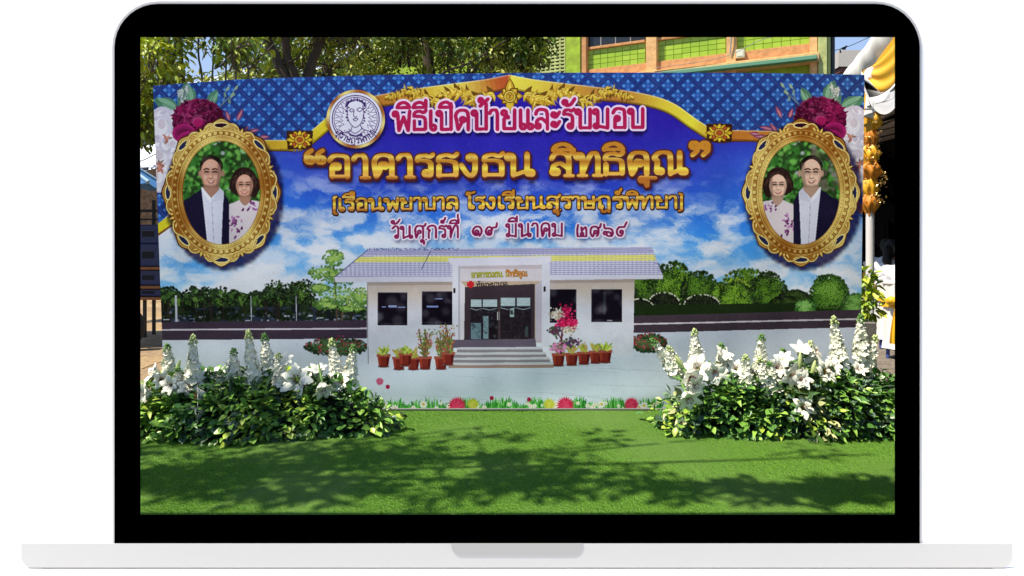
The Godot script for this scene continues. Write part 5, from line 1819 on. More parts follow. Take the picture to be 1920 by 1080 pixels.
func build_trees() -> void:
	rng.seed = 101
	var bark := rough_mat("dark brown bark", Color(0.13, 0.09, 0.06), 0.95, 91, 0.05, 0.45, 1.0, 2.0, 8.0)
	var grey := rough_mat("grey bark", Color(0.24, 0.19, 0.14), 0.95, 92, 0.06, 0.5, 1.0, 3.0, 6.0)
	var sunny := [Color(0.36, 0.42, 0.025), Color(0.2, 0.31, 0.02), Color(0.5, 0.48, 0.04), Color(0.09, 0.17, 0.015), Color(0.28, 0.38, 0.03)]
	var deep := [Color(0.09, 0.16, 0.015), Color(0.15, 0.24, 0.02), Color(0.04, 0.085, 0.012), Color(0.25, 0.33, 0.03), Color(0.38, 0.38, 0.06)]
	# slender young tree at the left, its stems thin as canes
	var cs := []
	for i in 42:
		var px := rng.randf_range(225, 488)
		var py := rng.randf_range(20, 175)
		if px > 325 and px < 470 and py > 78 and py < 150:
			continue
		cs.append([W(px, py, rng.randf_range(7.0, 8.2)), rng.randf_range(0.2, 0.34), 80])
	for i in 12:
		cs.append([W(rng.randf_range(235, 285), rng.randf_range(150, 275), rng.randf_range(7.4, 8.4)), 0.24, 110])
	var b1 := W(352, 437, 7.6)
	b1.y = 0.0
	var limbs := [[[b1, W(352, 300, 7.6), W(345, 180, 7.6), W(335, 40, 7.6)], 0.035, 0.02]]
	for q in [[395, 400, 0.010], [420, 424, 0.009], [438, 441, 0.010], [462, 462, 0.011], [380, 372, 0.012], [300, 296, 0.013], [318, 328, 0.011]]:
		limbs.append([[b1 + Vector3((q[0] - 352) * 0.003, 0.2, 0), W(q[0], 200, 7.5), W(q[1], 100, 7.5), W(q[1] + 3, 20, 7.5)], q[2] * 1.3, q[2] * 0.7])
	tree("slender_tree", "slender leafy tree with cane thin stems and yellow green leaves", b1, limbs, cs, sunny, 0.1, grey)
	# sunny foliage further back
	cs.clear()
	for i in 60:
		var px := rng.randf_range(190, 700)
		var py := rng.randf_range(30, 250)
		if px > 335 and px < 450 and py > 85 and py < 140:
			continue
		cs.append([W(px, py, rng.randf_range(16, 18)), rng.randf_range(0.5, 0.9), 150])
	var b2 := W(430, 437, 17)
	b2.y = 0.0
	tree("broad_tree", "broad sunlit tree further back behind the slender tree", b2, [[[b2, W(430, 330, 17), W(440, 200, 17), W(450, 60, 17)], 0.2, 0.09], [[W(432, 250, 17), W(340, 150, 17), W(280, 60, 17)], 0.1, 0.05], [[W(436, 220, 17), W(560, 130, 17), W(620, 30, 17)], 0.1, 0.05]], cs, [Color(0.3, 0.34, 0.04), Color(0.2, 0.25, 0.03), Color(0.4, 0.38, 0.07), Color(0.12, 0.17, 0.02)], 0.16, grey)
	# dark forked trunk
	cs.clear()
	for i in 30:
		cs.append([W(rng.randf_range(450, 700), rng.randf_range(-60, 60), rng.randf_range(8.6, 10.2)), rng.randf_range(0.25, 0.45), 100])
	for i in 15:
		cs.append([W(rng.randf_range(440, 640), rng.randf_range(70, 150), rng.randf_range(9.6, 10.8)), rng.randf_range(0.18, 0.3), 100])
	var b3 := W(552, 437, 9.2)
	b3.y = 0.0
	tree("forked_tree", "dark tree whose trunk forks just above the banner", b3, [[[b3, W(552, 300, 9.2), W(549, 200, 9.2), W(541, 160, 9.2), W(522, 118, 9.2), W(504, 78, 9.2), W(490, 20, 9.2)], 0.11, 0.055], [[W(549, 200, 9.2), W(553, 150, 9.2), W(540, 110, 9.2), W(535, 60, 9.1), W(541, 0, 9.1)], 0.075, 0.05], [[W(551, 230, 9.2), W(570, 165, 9.25), W(583, 120, 9.3), W(598, 80, 9.3), W(606, 20, 9.3)], 0.08, 0.06], [[W(525, 122, 9.2), W(556, 110, 9.1), W(570, 90, 9.1)], 0.02, 0.012]], cs, deep, 0.1, bark)
	# straight trunk
	cs.clear()
	for i in 22:
		cs.append([W(rng.randf_range(540, 760), rng.randf_range(-60, 60), rng.randf_range(10.2, 11.6)), rng.randf_range(0.3, 0.5), 100])
	var b4 := W(612, 437, 10.6)
	b4.y = 0.0
	tree("straight_tree", "straight dark tree trunk right beside the forked tree", b4, [[[b4, W(612, 250, 10.6), W(613, 150, 10.6), W(616, 80, 10.6), W(616, -60, 10.6)], 0.09, 0.07]], cs, deep, 0.1, bark)
	# the dense dark crown in the middle
	cs.clear()
	for i in 95:
		var px := rng.randf_range(620, 1000)
		cs.append([W(px, rng.randf_range(0, 165), rng.randf_range(11.0, 13.4)), rng.randf_range(0.26, 0.46), 110])
	for i in 26:
		var px := rng.randf_range(960, 1022)
		cs.append([W(px, rng.randf_range(40, 118) + (1000 - px) * 0.15, rng.randf_range(11.0, 12.0)), rng.randf_range(0.16, 0.28), 90])
	var b5 := W(800, 437, 12)
	b5.y = 0.0
	tree("dense_tree", "dense dark green tree with drooping leaves behind the banner's middle", b5, [[[b5, W(800, 320, 12), W(806, 200, 12), W(800, 60, 12)], 0.16, 0.08], [[W(803, 230, 12), W(720, 140, 12), W(660, 40, 12)], 0.08, 0.04], [[W(803, 210, 12), W(900, 120, 12), W(980, 60, 12)], 0.08, 0.03], [[W(780, 180, 11), W(835, 135, 10.9), W(880, 118, 10.9), W(950, 75, 11)], 0.025, 0.012]], cs, deep, 0.105, bark)
	# the tree beside the lawn at the left, out of the picture, whose boughs shade the turf
	cs.clear()
	var b6 := Vector3(-5.0, 0, -3.5)
	var bough := []
	for q in [[-2.4, 4.2, -3.5, 0.05], [-1.2, 4.5, -3.75, 0.03], [-3.0, 4.9, -3.5, 0.05], [-1.9, 5.2, -3.6, 0.03], [-3.4, 5.3, -3.8, 0.04], [0.1, 4.7, -3.5, 0.03], [-2.7, 4.0, -3.6, 0.04]]:
		var e := Vector3(q[0], q[1], q[2])
		bough.append([[Vector3(-4.85, 2.7, -3.5), Vector3(-4.2, 3.4, -3.4), e.lerp(Vector3(-4.2, 3.4, -3.4), 0.4) + Vector3(0, 0.25, 0.1), e], q[3], 0.012])
		for k in 5:
			var t := rng.randf_range(0.35, 1.0)
			var p: Vector3 = Vector3(-4.2, 3.4, -3.4).lerp(e, t) + Vector3(0, 0.2, 0)
			var o := p + Vector3(rng.randf_range(-0.2, 0.8), rng.randf_range(0, 0.4), rng.randf_range(-0.4, 0.25))
			bough.append([[p, p.lerp(o, 0.5) + Vector3(0, 0.08, 0), o], 0.014, 0.006])
			if k % 2 == 0:
				cs.append([o, rng.randf_range(0.1, 0.2), 26])
	for i in 12:
		cs.append([Vector3(rng.randf_range(-5.4, -3.6), rng.randf_range(4.0, 6.0), rng.randf_range(-4.2, -3.0)), 0.35, 60])
	for i in 92:
		var x := rng.randf_range(-5.0, 0.3)
		var deep_in := 0.62 if x < -3.4 else (0.4 if x < -1.6 else 0.2)
		cs.append([Vector3(x, rng.randf_range(4.55, 4.9), -2.79 - deep_in * rng.randf()), rng.randf_range(0.1, 0.17), 30])
	var all := [[[b6, Vector3(-4.95, 1.4, -3.5), Vector3(-4.85, 2.7, -3.5), Vector3(-4.6, 4.2, -3.6)], 0.13, 0.06]]
	all.append_array(bough)
	all.append([[Vector3(-4.85, 2.7, -3.5), Vector3(-5.3, 3.4, -3.3), Vector3(-5.8, 3.5, -3.2)], 0.05, 0.015])
	all.append([[Vector3(-4.2, 3.4, -3.4), Vector3(-2.9, 4.5, -3.1), Vector3(-1.4, 4.7, -3.0), Vector3(0.3, 4.7, -2.92)], 0.035, 0.01])
	tree("shade_tree", "thin branched tree left of the lawn, shading the turf", b6, all, cs, deep, 0.1, bark, "", false)

# ---------------------------------------------------------------- the marquee at the right
func build_tent() -> void:
	rng.seed = 131
	var A := Vector3(3.36, 3.0, -5.7)               # the eave runs from here, away and to the right
	var e := Vector3(0.307, 0, -0.952)
	var n := Vector3(0.952, 0, 0.307)
	var white := rough_mat("white satin cloth", Color(0.8, 0.79, 0.76), 0.7, 141, 0.01, 0.9, 1.0, 1.0)
	var lining := rough_mat("dark brown tent lining", Color(0.55, 0.48, 0.42), 0.95, 142, 0.01, 0.8, 1.0, 1.0)
	var black := mat("black cloth", Color(0.006, 0.005, 0.005), 1.0)
	var gold := mat("gold satin", Color(0.8, 0.42, 0.02), 0.45, {"backlight_enabled": true, "backlight": Color(0.35, 0.2, 0.02)})
	var lace := mat("white lace", Color(0.8, 0.8, 0.82), 0.8)
	var t := thing("marquee", "white event marquee with dark lining and draped eave", "tent", A * Vector3(1, 0, 1))
	var o := t.position
	var P := func(s: float, inn: float, y: float) -> Vector3:
		return A + e * s + n * inn + Vector3(0, y - A.y, 0) - o
	obj("roof", sheet(func(u: float, v: float) -> Vector3: return P.call(lerpf(-3.0, 9.0, u), lerpf(0.0, 3.0, v), 3.05 + 0.78 * v + 0.03 * sin(u * 40.0)), 40, 8, null, 0.02), white, t)
	obj("far_roof", sheet(func(u: float, v: float) -> Vector3: return P.call(lerpf(-3.0, 9.0, u), lerpf(3.0, 6.0, v), 3.83 - 0.78 * v), 40, 8, null, 0.02), white, t)
	obj("lining", sheet(func(u: float, v: float) -> Vector3: return P.call(lerpf(-2.98, 8.98, u), lerpf(0.05, 5.95, v), 3.0 + 0.7 * minf(v, 1.0 - v) * 2.0 + 0.04 * sin(u * 60.0)), 80, 12, null, 0.01), lining, t)
	for k in 9:
		var s := -2.6 + k * 1.35
		obj("rafter", tube([P.call(s, 0.06, 2.97), P.call(s, 3.0, 3.64), P.call(s, 5.94, 2.97)], [0.02, 0.02, 0.02], 6), black, t)
	obj("back_curtain", sheet(func(u: float, v: float) -> Vector3: return P.call(lerpf(-3.0, 9.0, u), 5.9 + 0.05 * sin(u * 120.0), 3.0 * v), 200, 2, null, 0.01), black, t)
	obj("end_curtain", sheet(func(u: float, v: float) -> Vector3: return P.call(8.95 + 0.05 * sin(u * 70.0), lerpf(-1.2, 5.9, u), 3.6 * v), 100, 2, null, 0.01), black, t)
	obj("pelmet", sheet(func(u: float, v: float) -> Vector3:
		var s := lerpf(-3.0, 9.0, u)
		return P.call(s, -0.03 - 0.1 * sin(v * PI) - 0.012 * sin(s * 3.0 + v * 3.0) * v + 0.005 * sin(s * 11.0 - v * 5.0), 2.99 + 0.46 * v + 0.012 * sin(s * 3.1)), 320, 14, null, 0.006), white, t)
	for q in [[1.15, 0.04], [-2.9, 0.04], [6.0, 0.04]]:
		obj("pole", tube([P.call(q[0], 0.02, 0.0), P.call(q[0], 0.02, 3.0)], [q[1], q[1]], 10), mat("wrapped white pole", Color(0.68, 0.66, 0.68), 0.7), t)
	# golden swag hung under the eave, with its lace hem and tail
	var sw := thing("gold_swag", "gold satin swag with white lace hem hung from the marquee eave", "drape", P.call(-0.05, -0.1, 2.95) + o)
	var so := sw.position - o
	var swag := func(u: float, v: float) -> Vector3:
		var s := lerpf(0.3, -1.9, u)
		var sag := (0.06 + 0.52 * pow(sin(PI * u), 0.8)) * v
		var gather := sin(v * 26.0 + 1.5 * sin(u * PI)) * 0.013 * (0.4 + v)
		return P.call(s, -0.1 - 0.1 * sin(v * PI * 0.5) - gather, 3.06 - sag + 0.16 * u * (1.0 - v)) - so
	obj("swag", sheet(swag, 40, 60, null, 0.004), gold, sw)
	obj("lace_hem", sheet(func(u: float, v: float) -> Vector3:
		var q: Vector3 = swag.call(u, 1.0)
		return q + Vector3(0, -0.05 * v, 0) - n * 0.004, 120, 3, null, 0.003), lace, sw)
	var tail := func(s0: float, w: float, len_: float, ph: float) -> ArrayMesh:
		return sheet(func(u: float, v: float) -> Vector3:
			var s := s0 + (u - 0.5) * w * (0.5 + 0.9 * v)
			return P.call(s, -0.16 + 0.035 * sin(u * 15.0 + ph) * (0.3 + v), 3.0 - v * len_ * (0.75 + 0.35 * u)) - so, 24, 12, null, 0.004)
	obj("tail", tail.call(0.16, 0.2, 0.42, 0.0), lace, sw)
	var tip := obj("tail", tail.call(0.3, 0.08, 0.52, 2.0), gold, sw)
	tip.set_meta("label", "narrow gold tail of the swag")
	var knot := flesh([[P.call(0.2, -0.16, 2.96) - so, P.call(0.08, -0.18, 2.9) - so, 0.05, 0.035], [P.call(0.2, -0.17, 2.93) - so, P.call(0.26, -0.16, 2.86) - so, 0.035, 0.05]], 0.014)
	obj("knot", knot, lace, sw)
	# ruffled garland of gold cloth round the upper pole
	var gpos: Vector3 = P.call(1.15, 0.02, 0.0) + o
	var gar := thing("garland", "ruffled orange and gold garland wound round the white marquee pole", "garland", gpos)
	var amber := mat("amber cloth", Color(0.55, 0.2, 0.01), 0.6, {"backlight_enabled": true, "backlight": Color(0.25, 0.1, 0.01)})
	var tinsel := mat("gold tinsel", Color(0.85, 0.6, 0.25), 0.25, {"metallic": 0.7})
	for k in 7:
		var y := 2.92 - k * 0.17
		var rr := 0.04 + 0.012 * sin(k * 2.1)
		obj("ruffle", sheet(func(u: float, v: float) -> Vector3:
			var a := u * TAU
			var r := 0.045 + rr * sin(PI * minf(v * 1.15, 1.0)) * (1.0 + 0.45 * sin(a * 9.0 + k * 2.0 + v * 4.0))
			return Vector3(cos(a) * r, y - 0.2 * v + 0.02 * sin(a * 5.0 + k * 2.0), sin(a) * r), 42, 8), amber if k % 2 == 0 else gold, gar)
	var flakes := []
	for i in 420:
		var a := rng.randf() * TAU
		var y := rng.randf_range(1.82, 2.9)
		var r := rng.randf_range(0.05, 0.1) if y > 2.1 else rng.randf_range(0.04, 0.13)
		flakes.append(Transform3D(Basis.from_euler(Vector3(rng.randf() * 6, rng.randf() * 6, 0)).scaled(Vector3.ONE * 0.034), Vector3(cos(a) * r + (0.04 if y < 2.15 else 0.0), y, sin(a) * r)))
	many("tinsel", leaf_mesh(0.6, 0.3, 0.3, 0.0), tinsel, gar, flakes)
	# light cord that loops from the banner to the swag
	var cd := thing("cord", "pale cord looping from the banner's corner to the swag knot", "cord", W(1622, 205, 5.55))
	obj("cord", tube(curve([Vector3.ZERO, W(1640, 203, 5.6) - cd.position, W(1652, 195, 5.7) - cd.position, P.call(0.2, -0.18, 2.86) + o - cd.position], 6), taper(0.008, 0.008, 19), 6), mat("pale cord", Color(0.55, 0.5, 0.45), 0.8), cd)
	# plant in a tall grey planter by the banner's edge
	var pb := W(1624, 500, 6.35)
	var pl := thing("potted_plant", "yellow green leafy plant in tall grey planter by banner edge", "plant", Vector3(pb.x, -0.01, pb.z))
	obj("planter", boxb(Vector3(-0.17, 0, -0.14), Vector3(0.03, 0.66, 0.14), 0.012), rough_mat("grey concrete", Color(0.26, 0.24, 0.22), 0.9, 151, 0.03, 0.7, 1.0, 1.6), pl)
	var sc := scatter([[Vector3(-0.03, 0.84, 0), 0.1, 50], [Vector3(0.0, 0.98, 0.04), 0.09, 50], [Vector3(-0.01, 1.1, 0), 0.08, 36], [Vector3(0.02, 0.76, 0.06), 0.08, 36]], [Color(0.3, 0.42, 0.02), Color(0.2, 0.34, 0.02), Color(0.42, 0.46, 0.05)], 0.085)
	var lf := leaf_mesh(0.6)
	var add := pieces("leaf", pl)
	var lm := []
	for i in 3:
		lm.append(mat("plant leaf %d" % i, [Color(0.3, 0.42, 0.02), Color(0.18, 0.3, 0.02), Color(0.42, 0.46, 0.05)][i], 0.45, {"backlight_enabled": true, "backlight": Color(0.3, 0.36, 0.05)}))
	for i in sc[0].size():
		add.call(lf, lm[i % 3], sc[0][i])
	obj("stem", tube([Vector3(0, 0.6, 0), Vector3(0.03, 0.9, 0), Vector3(0.05, 1.1, 0)], [0.012, 0.01, 0.006], 6), mat("green stem", Color(0.1, 0.16, 0.03), 0.7), pl)

func build_audience() -> void:
	rng.seed = 171
	var white := mat("white chair cover", Color(0.8, 0.8, 0.82), 0.75)
	var sash := mat("yellow sash", Color(0.85, 0.5, 0.02), 0.5, {"backlight_enabled": true, "backlight": Color(0.3, 0.18, 0.02)})
	var blue := mat("blue chair plastic", Color(0.05, 0.08, 0.3), 0.5)
	var spots := [[1712, 672], [1694, 653], [1677, 627], [1663, 600], [1652, 579]]
	var where := ["closest to the lawn", "second from the lawn", "in the middle of the row", "second from the far end", "at the far end, beside the potted plant"]
	var shirt := mat("white school shirt", Color(0.78, 0.78, 0.84), 0.8)
	var skin := mat("brown skin", Color(0.3, 0.15, 0.09), 0.55)
	var hair := mat("black hair", Color(0.008, 0.007, 0.007), 0.7)
	var skirt := mat("navy skirt", Color(0.02, 0.025, 0.08), 0.8)
	var proto: Node3D
	for i in spots.size():
		var d: float = EYE * F / (spots[i][1] - HOR)
		var g := W(spots[i][0], spots[i][1], d)
		var at := Vector3(g.x, 0, g.z)
		var face := Vector3(0.8, 0, -0.6)
		var c: Node3D
		var label: String = "white covered chair with yellow sash, " + where[i]
		if i == 0:
			c = thing("banquet_chair", label, "chair", at, atan2(face.x, face.z), "covered chairs in the marquee")
			proto = c
			# the seat faces local +z
			var skirt_mesh := sheet(func(u: float, v: float) -> Vector3:
				var a := u * TAU
				var sq := pow(pow(absf(cos(a)), 6.0) + pow(absf(sin(a)), 6.0), -1.0 / 6.0)
				var r := (0.235 + 0.035 * (1.0 - v) + 0.012 * sin(a * 14.0) * (1.0 - v)) * sq
				return Vector3(cos(a) * r, 0.12 + 0.35 * v, sin(a) * r), 72, 8)
			obj("seat_cover", skirt_mesh, white, c)
			obj("seat", boxb(Vector3(-0.235, 0.44, -0.235), Vector3(0.235, 0.475, 0.235), 0.02), white, c)
			var back := sheet(func(u: float, v: float) -> Vector3:
				var a := u * TAU
				var wv := 0.006 * sin(a * 9.0 + v * 4.0)
				return Vector3(cos(a) * (0.232 - 0.02 * v * v), 0.12 + 0.8 * v, -0.225 - 0.07 * v + sin(a) * (0.03 + 0.02 * (1.0 - v)) + wv), 60, 14)
			obj("back_cover", back, white, c)
			obj("back_cap", flesh([[Vector3(-0.19, 0.91, -0.295), Vector3(0.19, 0.91, -0.295), 0.034, 0.034]], 0.016), white, c)
			var band := obj("sash", sheet(func(u: float, v: float) -> Vector3:
				var a := u * TAU
				return Vector3(cos(a) * 0.24, 0.62 + 0.1 * v + 0.006 * sin(a * 6.0), -0.272 + sin(a) * 0.06), 40, 3), sash, c)
			for s in [-1.0, 1.0]:
				obj("bow_loop", flesh([[Vector3(0, 0.67, -0.345), Vector3(s * 0.09, 0.71, -0.36), 0.02, 0.045], [Vector3(s * 0.09, 0.71, -0.36), Vector3(s * 0.12, 0.68, -0.355), 0.04, 0.03]], 0.014), sash, band)
				obj("tail", sheet(func(u: float, v: float) -> Vector3:
					return Vector3(s * (0.02 + 0.05 * v) + (u - 0.5) * (0.06 + 0.03 * v), 0.66 - 0.46 * v, -0.345 - 0.03 * sin(v * 3.0) + 0.012 * sin(u * 9.0 + s)), 8, 10, null, 0.004), sash, band)
			for sx in [-0.2, 0.2]:
				for sz in [-0.2, 0.2]:
					obj("leg", tube([Vector3(sx, 0.0, sz), Vector3(sx * 0.95, 0.45, sz * 0.95)], [0.022, 0.025], 8), blue, c)
		else:
			c = proto.duplicate()
			c.name = numbered("banquet_chair")
			add_child(c)
			c.position = at
			c.rotation.y = atan2(face.x, face.z) + rng.randf_range(-0.1, 0.1)
			c.set_meta("label", label)
	# four people seated with their backs to us
	var who := [[0, "seated person in white shirt with short black hair, nearest the lawn", 0.0], [1, "seated person in white shirt with black hair, second from the lawn", 0.25], [2, "seated person in white shirt with long black ponytail", -0.15], [3, "farthest seated person in white shirt, half hidden by the ponytail", 0.3]]
	var p0: Node3D
	for k in who.size():
		var i: int = who[k][0]
		var d: float = EYE * F / (spots[i][1] - HOR)
		var g := W(spots[i][0], spots[i][1], d)
		var at := Vector3(g.x, 0, g.z)
		var yaw := atan2(0.8, -0.6)
		if k == 0:
			p0 = thing("person", who[k][1], "person", at, yaw, "people seated in the marquee")
			var hips := Vector3(0, 0.56, -0.08)
			var chest := Vector3(0, 0.95, -0.1)
			var neck := Vector3(0, 1.11, -0.06)
			var head := Vector3(0, 1.26, -0.02)
			var bones := [[neck, head + Vector3(0, -0.06, 0), 0.05, 0.055], [head, head + Vector3(0, 0.05, -0.01), 0.078, 0.09], [head + Vector3(0, -0.06, 0.045), head + Vector3(0, -0.01, 0.03), 0.045, 0.06], [head + Vector3(0, -0.01, 0.09), head + Vector3(0, -0.03, 0.1), 0.013, 0.016], [Vector3(0, 1.0, -0.08), neck, 0.08, 0.05]]
			for s in [-1.0, 1.0]:
				bones.append([Vector3(s * 0.083, 1.25, -0.02), Vector3(s * 0.086, 1.22, -0.02), 0.016, 0.012])
				bones.append([Vector3(s * 0.25, 0.82, -0.04), Vector3(s * 0.17, 0.6, 0.16), 0.042, 0.03])
				bones.append([Vector3(s * 0.17, 0.6, 0.16), Vector3(s * 0.1, 0.58, 0.25), 0.03, 0.024])
				for f in 4:
					bones.append([Vector3(s * (0.115 - f * 0.018), 0.585, 0.24), Vector3(s * (0.09 - f * 0.016), 0.565, 0.32 - absf(f - 1.4) * 0.01), 0.011, 0.008])
				bones.append([Vector3(s * 0.1, 0.59, 0.22), Vector3(s * 0.06, 0.585, 0.26), 0.012, 0.009])
				bones.append([Vector3(s * 0.1, 0.5, 0.3), Vector3(s * 0.1, 0.08, 0.34), 0.055, 0.036])
				bones.append([Vector3(s * 0.1, 0.05, 0.31), Vector3(s * 0.11, 0.03, 0.46), 0.04, 0.03])
			obj("body", flesh(bones, 0.013, 0.02), skin, p0)
			var cloth := [[hips, chest, 0.14, 0.135], [chest, Vector3(0, 1.04, -0.08), 0.13, 0.075]]
			for s in [-1.0, 1.0]:
				cloth.append([Vector3(s * 0.07, 0.99, -0.09), Vector3(s * 0.17, 1.0, -0.09), 0.09, 0.075])
				cloth.append([Vector3(s * 0.18, 1.0, -0.09), Vector3(s * 0.25, 0.82, -0.05), 0.07, 0.062])
				cloth.append([Vector3(s * 0.05, 0.6, -0.08), Vector3(s * 0.06, 0.9, -0.09), 0.12, 0.12])
			obj("shirt", flesh(cloth, 0.018, 0.05), shirt, p0)
			var sk := [[hips + Vector3(0, -0.04, 0.02), hips + Vector3(0, 0.03, 0), 0.15, 0.135]]
			for s in [-1.0, 1.0]:
				sk.append([Vector3(s * 0.09, 0.54, 0), Vector3(s * 0.1, 0.53, 0.32), 0.095, 0.075])
			obj("skirt", flesh(sk, 0.02, 0.06), skirt, p0)
			obj("hair", flesh([[head + Vector3(0, 0.06, -0.035), head + Vector3(0, 0.02, -0.045), 0.094, 0.1], [head + Vector3(0, -0.04, -0.06), head + Vector3(0, -0.1, -0.06), 0.07, 0.045], [head + Vector3(-0.05, 0.06, 0.03), head + Vector3(0.05, 0.06, 0.03), 0.055, 0.055]], 0.013, 0.03), hair, p0)
		else:
			var c: Node3D = p0.duplicate()
			c.name = numbered("person")
			add_child(c)
			c.position = at
			c.rotation.y = yaw + who[k][2]
			c.set_meta("label", who[k][1])
			if i == 2:
				obj("ponytail", flesh([[Vector3(0, 1.3, -0.13), Vector3(0.0, 1.26, -0.19), 0.04, 0.05], [Vector3(0.0, 1.26, -0.19), Vector3(-0.03, 1.1, -0.23), 0.05, 0.06], [Vector3(-0.03, 1.1, -0.23), Vector3(-0.06, 0.95, -0.22), 0.055, 0.02]], 0.013, 0.03), hair, c)

# ---------------------------------------------------------------- odds and ends at the left edge
func build_left_corner() -> void:
	rng.seed = 191
	# blue parasol
	var c := W(168, 345, 9.0)
	var par := thing("parasol", "blue market parasol with pale ribs at the left edge", "parasol", Vector3(c.x, -0.01, c.z))
	var cloth := mat("blue canvas", Color(0.04, 0.17, 0.42), 0.8, {"backlight_enabled": true, "backlight": Color(0.05, 0.14, 0.3)})
	var pale := mat("pale blue canvas", Color(0.34, 0.5, 0.62), 0.7)
	var edge := c.y + 0.01
	for k in 8:
		var a0 := TAU * k / 8 + 0.2
		obj("panel", sheet(func(u: float, v: float) -> Vector3:
			var a := a0 + TAU / 8 * u
			var r := 0.93 * v * (cos(TAU / 16) / cos(TAU / 8 * (u - 0.5)))
			return Vector3(cos(a) * r, edge + 0.62 * (1.0 - v) - 0.05 * sin(PI * u) * v, sin(a) * r), 8, 8, null, 0.004), cloth, par)
		obj("rib", tube([Vector3(0, edge + 0.63, 0), Vector3(cos(a0) * 0.93, edge + 0.012, sin(a0) * 0.93)], [0.02, 0.03], 6), pale, par)
	obj("pole", tube([Vector3.ZERO, Vector3(0, edge + 0.68, 0)], [0.022, 0.022], 8), mat("white pole paint", Color(0.6, 0.6, 0.6), 0.5), par)
	# white tarpaulin behind it
	var tp := W(262, 292, 10.5)
	var tarp := thing("tarpaulin", "white tarpaulin sheet strung up behind the blue parasol", "tarpaulin", Vector3(tp.x, 0, tp.z))
	obj("sheet", sheet(func(u: float, v: float) -> Vector3: return Vector3(lerpf(-1.6, 0.35, u), 2.5 + 0.45 * v + 0.05 * sin(u * 14.0 + v * 3.0), -0.5 * v + 0.04 * sin(u * 23.0)), 40, 10, null, 0.005), mat("white tarpaulin", Color(0.6, 0.66, 0.72), 0.6), tarp)
	for x in [-1.6, 0.35]:
		obj("pole", tube([Vector3(x, 0, -0.25), Vector3(x, 2.95, -0.25)], [0.02, 0.02], 6), mat("grey steel fitting", Color(0.32, 0.32, 0.33), 0.5), tarp)
	obj("rope", tube(curve([Vector3(-1.6, 2.75, 0.1), Vector3(-0.2, 2.6, 0.12), Vector3(0.35, 2.78, 0.1)], 6), taper(0.008, 0.008, 13), 5), mat("black wire", Color(0.02, 0.02, 0.02), 0.6), tarp)
	# rack of orange planks; navy crates stand on it
	var d := 9.4
	var r := W(296, 437, d)
	var rk := thing("plank_rack", "rack of orange brown planks on black posts at the left", "rack", Vector3(r.x, -0.01, r.z))
	var plank := rough_mat("orange brown plank", Color(0.46, 0.16, 0.035), 0.6, 161, 0.03, 0.7, 1.0, 1.5)
	var iron := mat("black iron", Color(0.012, 0.012, 0.014), 0.6)
	var ys := [0.58, 0.74, 1.01]
	for y in ys:
		obj("plank", boxb(Vector3(-1.9, y - 0.02, -0.3), Vector3(0.12, y + 0.02, 0.16), 0.006), plank, rk)
	for x in [-1.6, -0.2]:
		for z in [-0.26, -0.02]:
			obj("post", boxb(Vector3(x - 0.02, 0, z - 0.02), Vector3(x + 0.02, 2.0 if z < -0.1 else 0.56, z + 0.02), 0.003), iron, rk)
	obj("rail", boxb(Vector3(-1.6, 1.82, -0.275), Vector3(0.1, 1.86, -0.245), 0.003), iron, rk)
	obj("rail", boxb(Vector3(-1.6, 1.7, -0.275), Vector3(0.1, 1.725, -0.245), 0.003), iron, rk)
	var navy := mat("navy crate plastic", Color(0.012, 0.022, 0.1), 0.5)
	var slot := mat("dark crate slot", Color(0.004, 0.005, 0.012), 0.8)
	var grey := mat("crate rim", Color(0.05, 0.07, 0.12), 0.4)
	var names := ["lowest thin navy crate between the two lower planks", "navy crate with a hand slot on the middle plank", "tall navy crate on the top plank", "upper navy crate resting on the tall crate"]
	var sizes := [[0.603, 0.715, 0.1], [0.763, 0.985, 0.22], [1.033, 1.36, 0.32], [1.363, 1.63, 0.26]]
	for k in 4:
		for col in 2:
			var x0 := -0.62 + 0.12 - col * 0.75
			var q := thing("storage_crate", names[k] + (", by the banner" if col == 0 else ", at the picture's left edge"), "crate", Vector3(r.x + x0, -0.01 + sizes[k][0], r.z + 0.0), 0.0, "navy crates on the rack")
			var h: float = sizes[k][1] - sizes[k][0]
			obj("shell", boxb(Vector3(0, 0, -0.25), Vector3(0.6, h, 0.1), 0.012), navy, q)
			obj("hand_slot", boxb(Vector3(0.33, h * 0.35, 0.1), Vector3(0.5, h * 0.65, 0.104)), slot, q)
			obj("rim", boxb(Vector3(0.31, h * 0.66, 0.1), Vector3(0.52, h * 0.7, 0.112), 0.002), grey, q)
	# brown wall far behind the rack
	var bw := obj("brown_wall", boxb(Vector3(-9.0, 0, -15.2), Vector3(-3.2, 3.3, -15.0), 0.02), rough_mat("brown plaster", Color(0.15, 0.09, 0.05), 0.95, 163, 0.03, 0.5, 1.0, 0.6))
	tag(bw, "shaded brown wall behind the plank rack", "wall")
	# tyre standing at the picture's edge
	var tc := W(222, 604, 8.3)
	var ty := thing("tyre", "black rubber tyre standing upright on the tan slabs", "tyre", Vector3(tc.x, -0.01, tc.z), 0.25)
	var st := st_new()
	st.set_smooth_group(0)
	var prof := [[0.19, -0.06], [0.26, -0.085], [0.295, -0.07], [0.3, 0.0], [0.295, 0.07], [0.26, 0.085], [0.19, 0.06]]
	for i in 40:
		for k in prof.size() - 1:
			var pts := []
			for q in [[i, k], [i + 1, k], [i + 1, k + 1], [i, k + 1]]:
				var a: float = TAU * q[0] / 40
				pts.append(Vector3(cos(a) * prof[q[1]][0], 0.3 + sin(a) * prof[q[1]][0], prof[q[1]][1]))
			quad(st, pts[0], pts[1], pts[2], pts[3])
	obj("tread", done(st), mat("black rubber", Color(0.012, 0.012, 0.014), 0.7), ty)
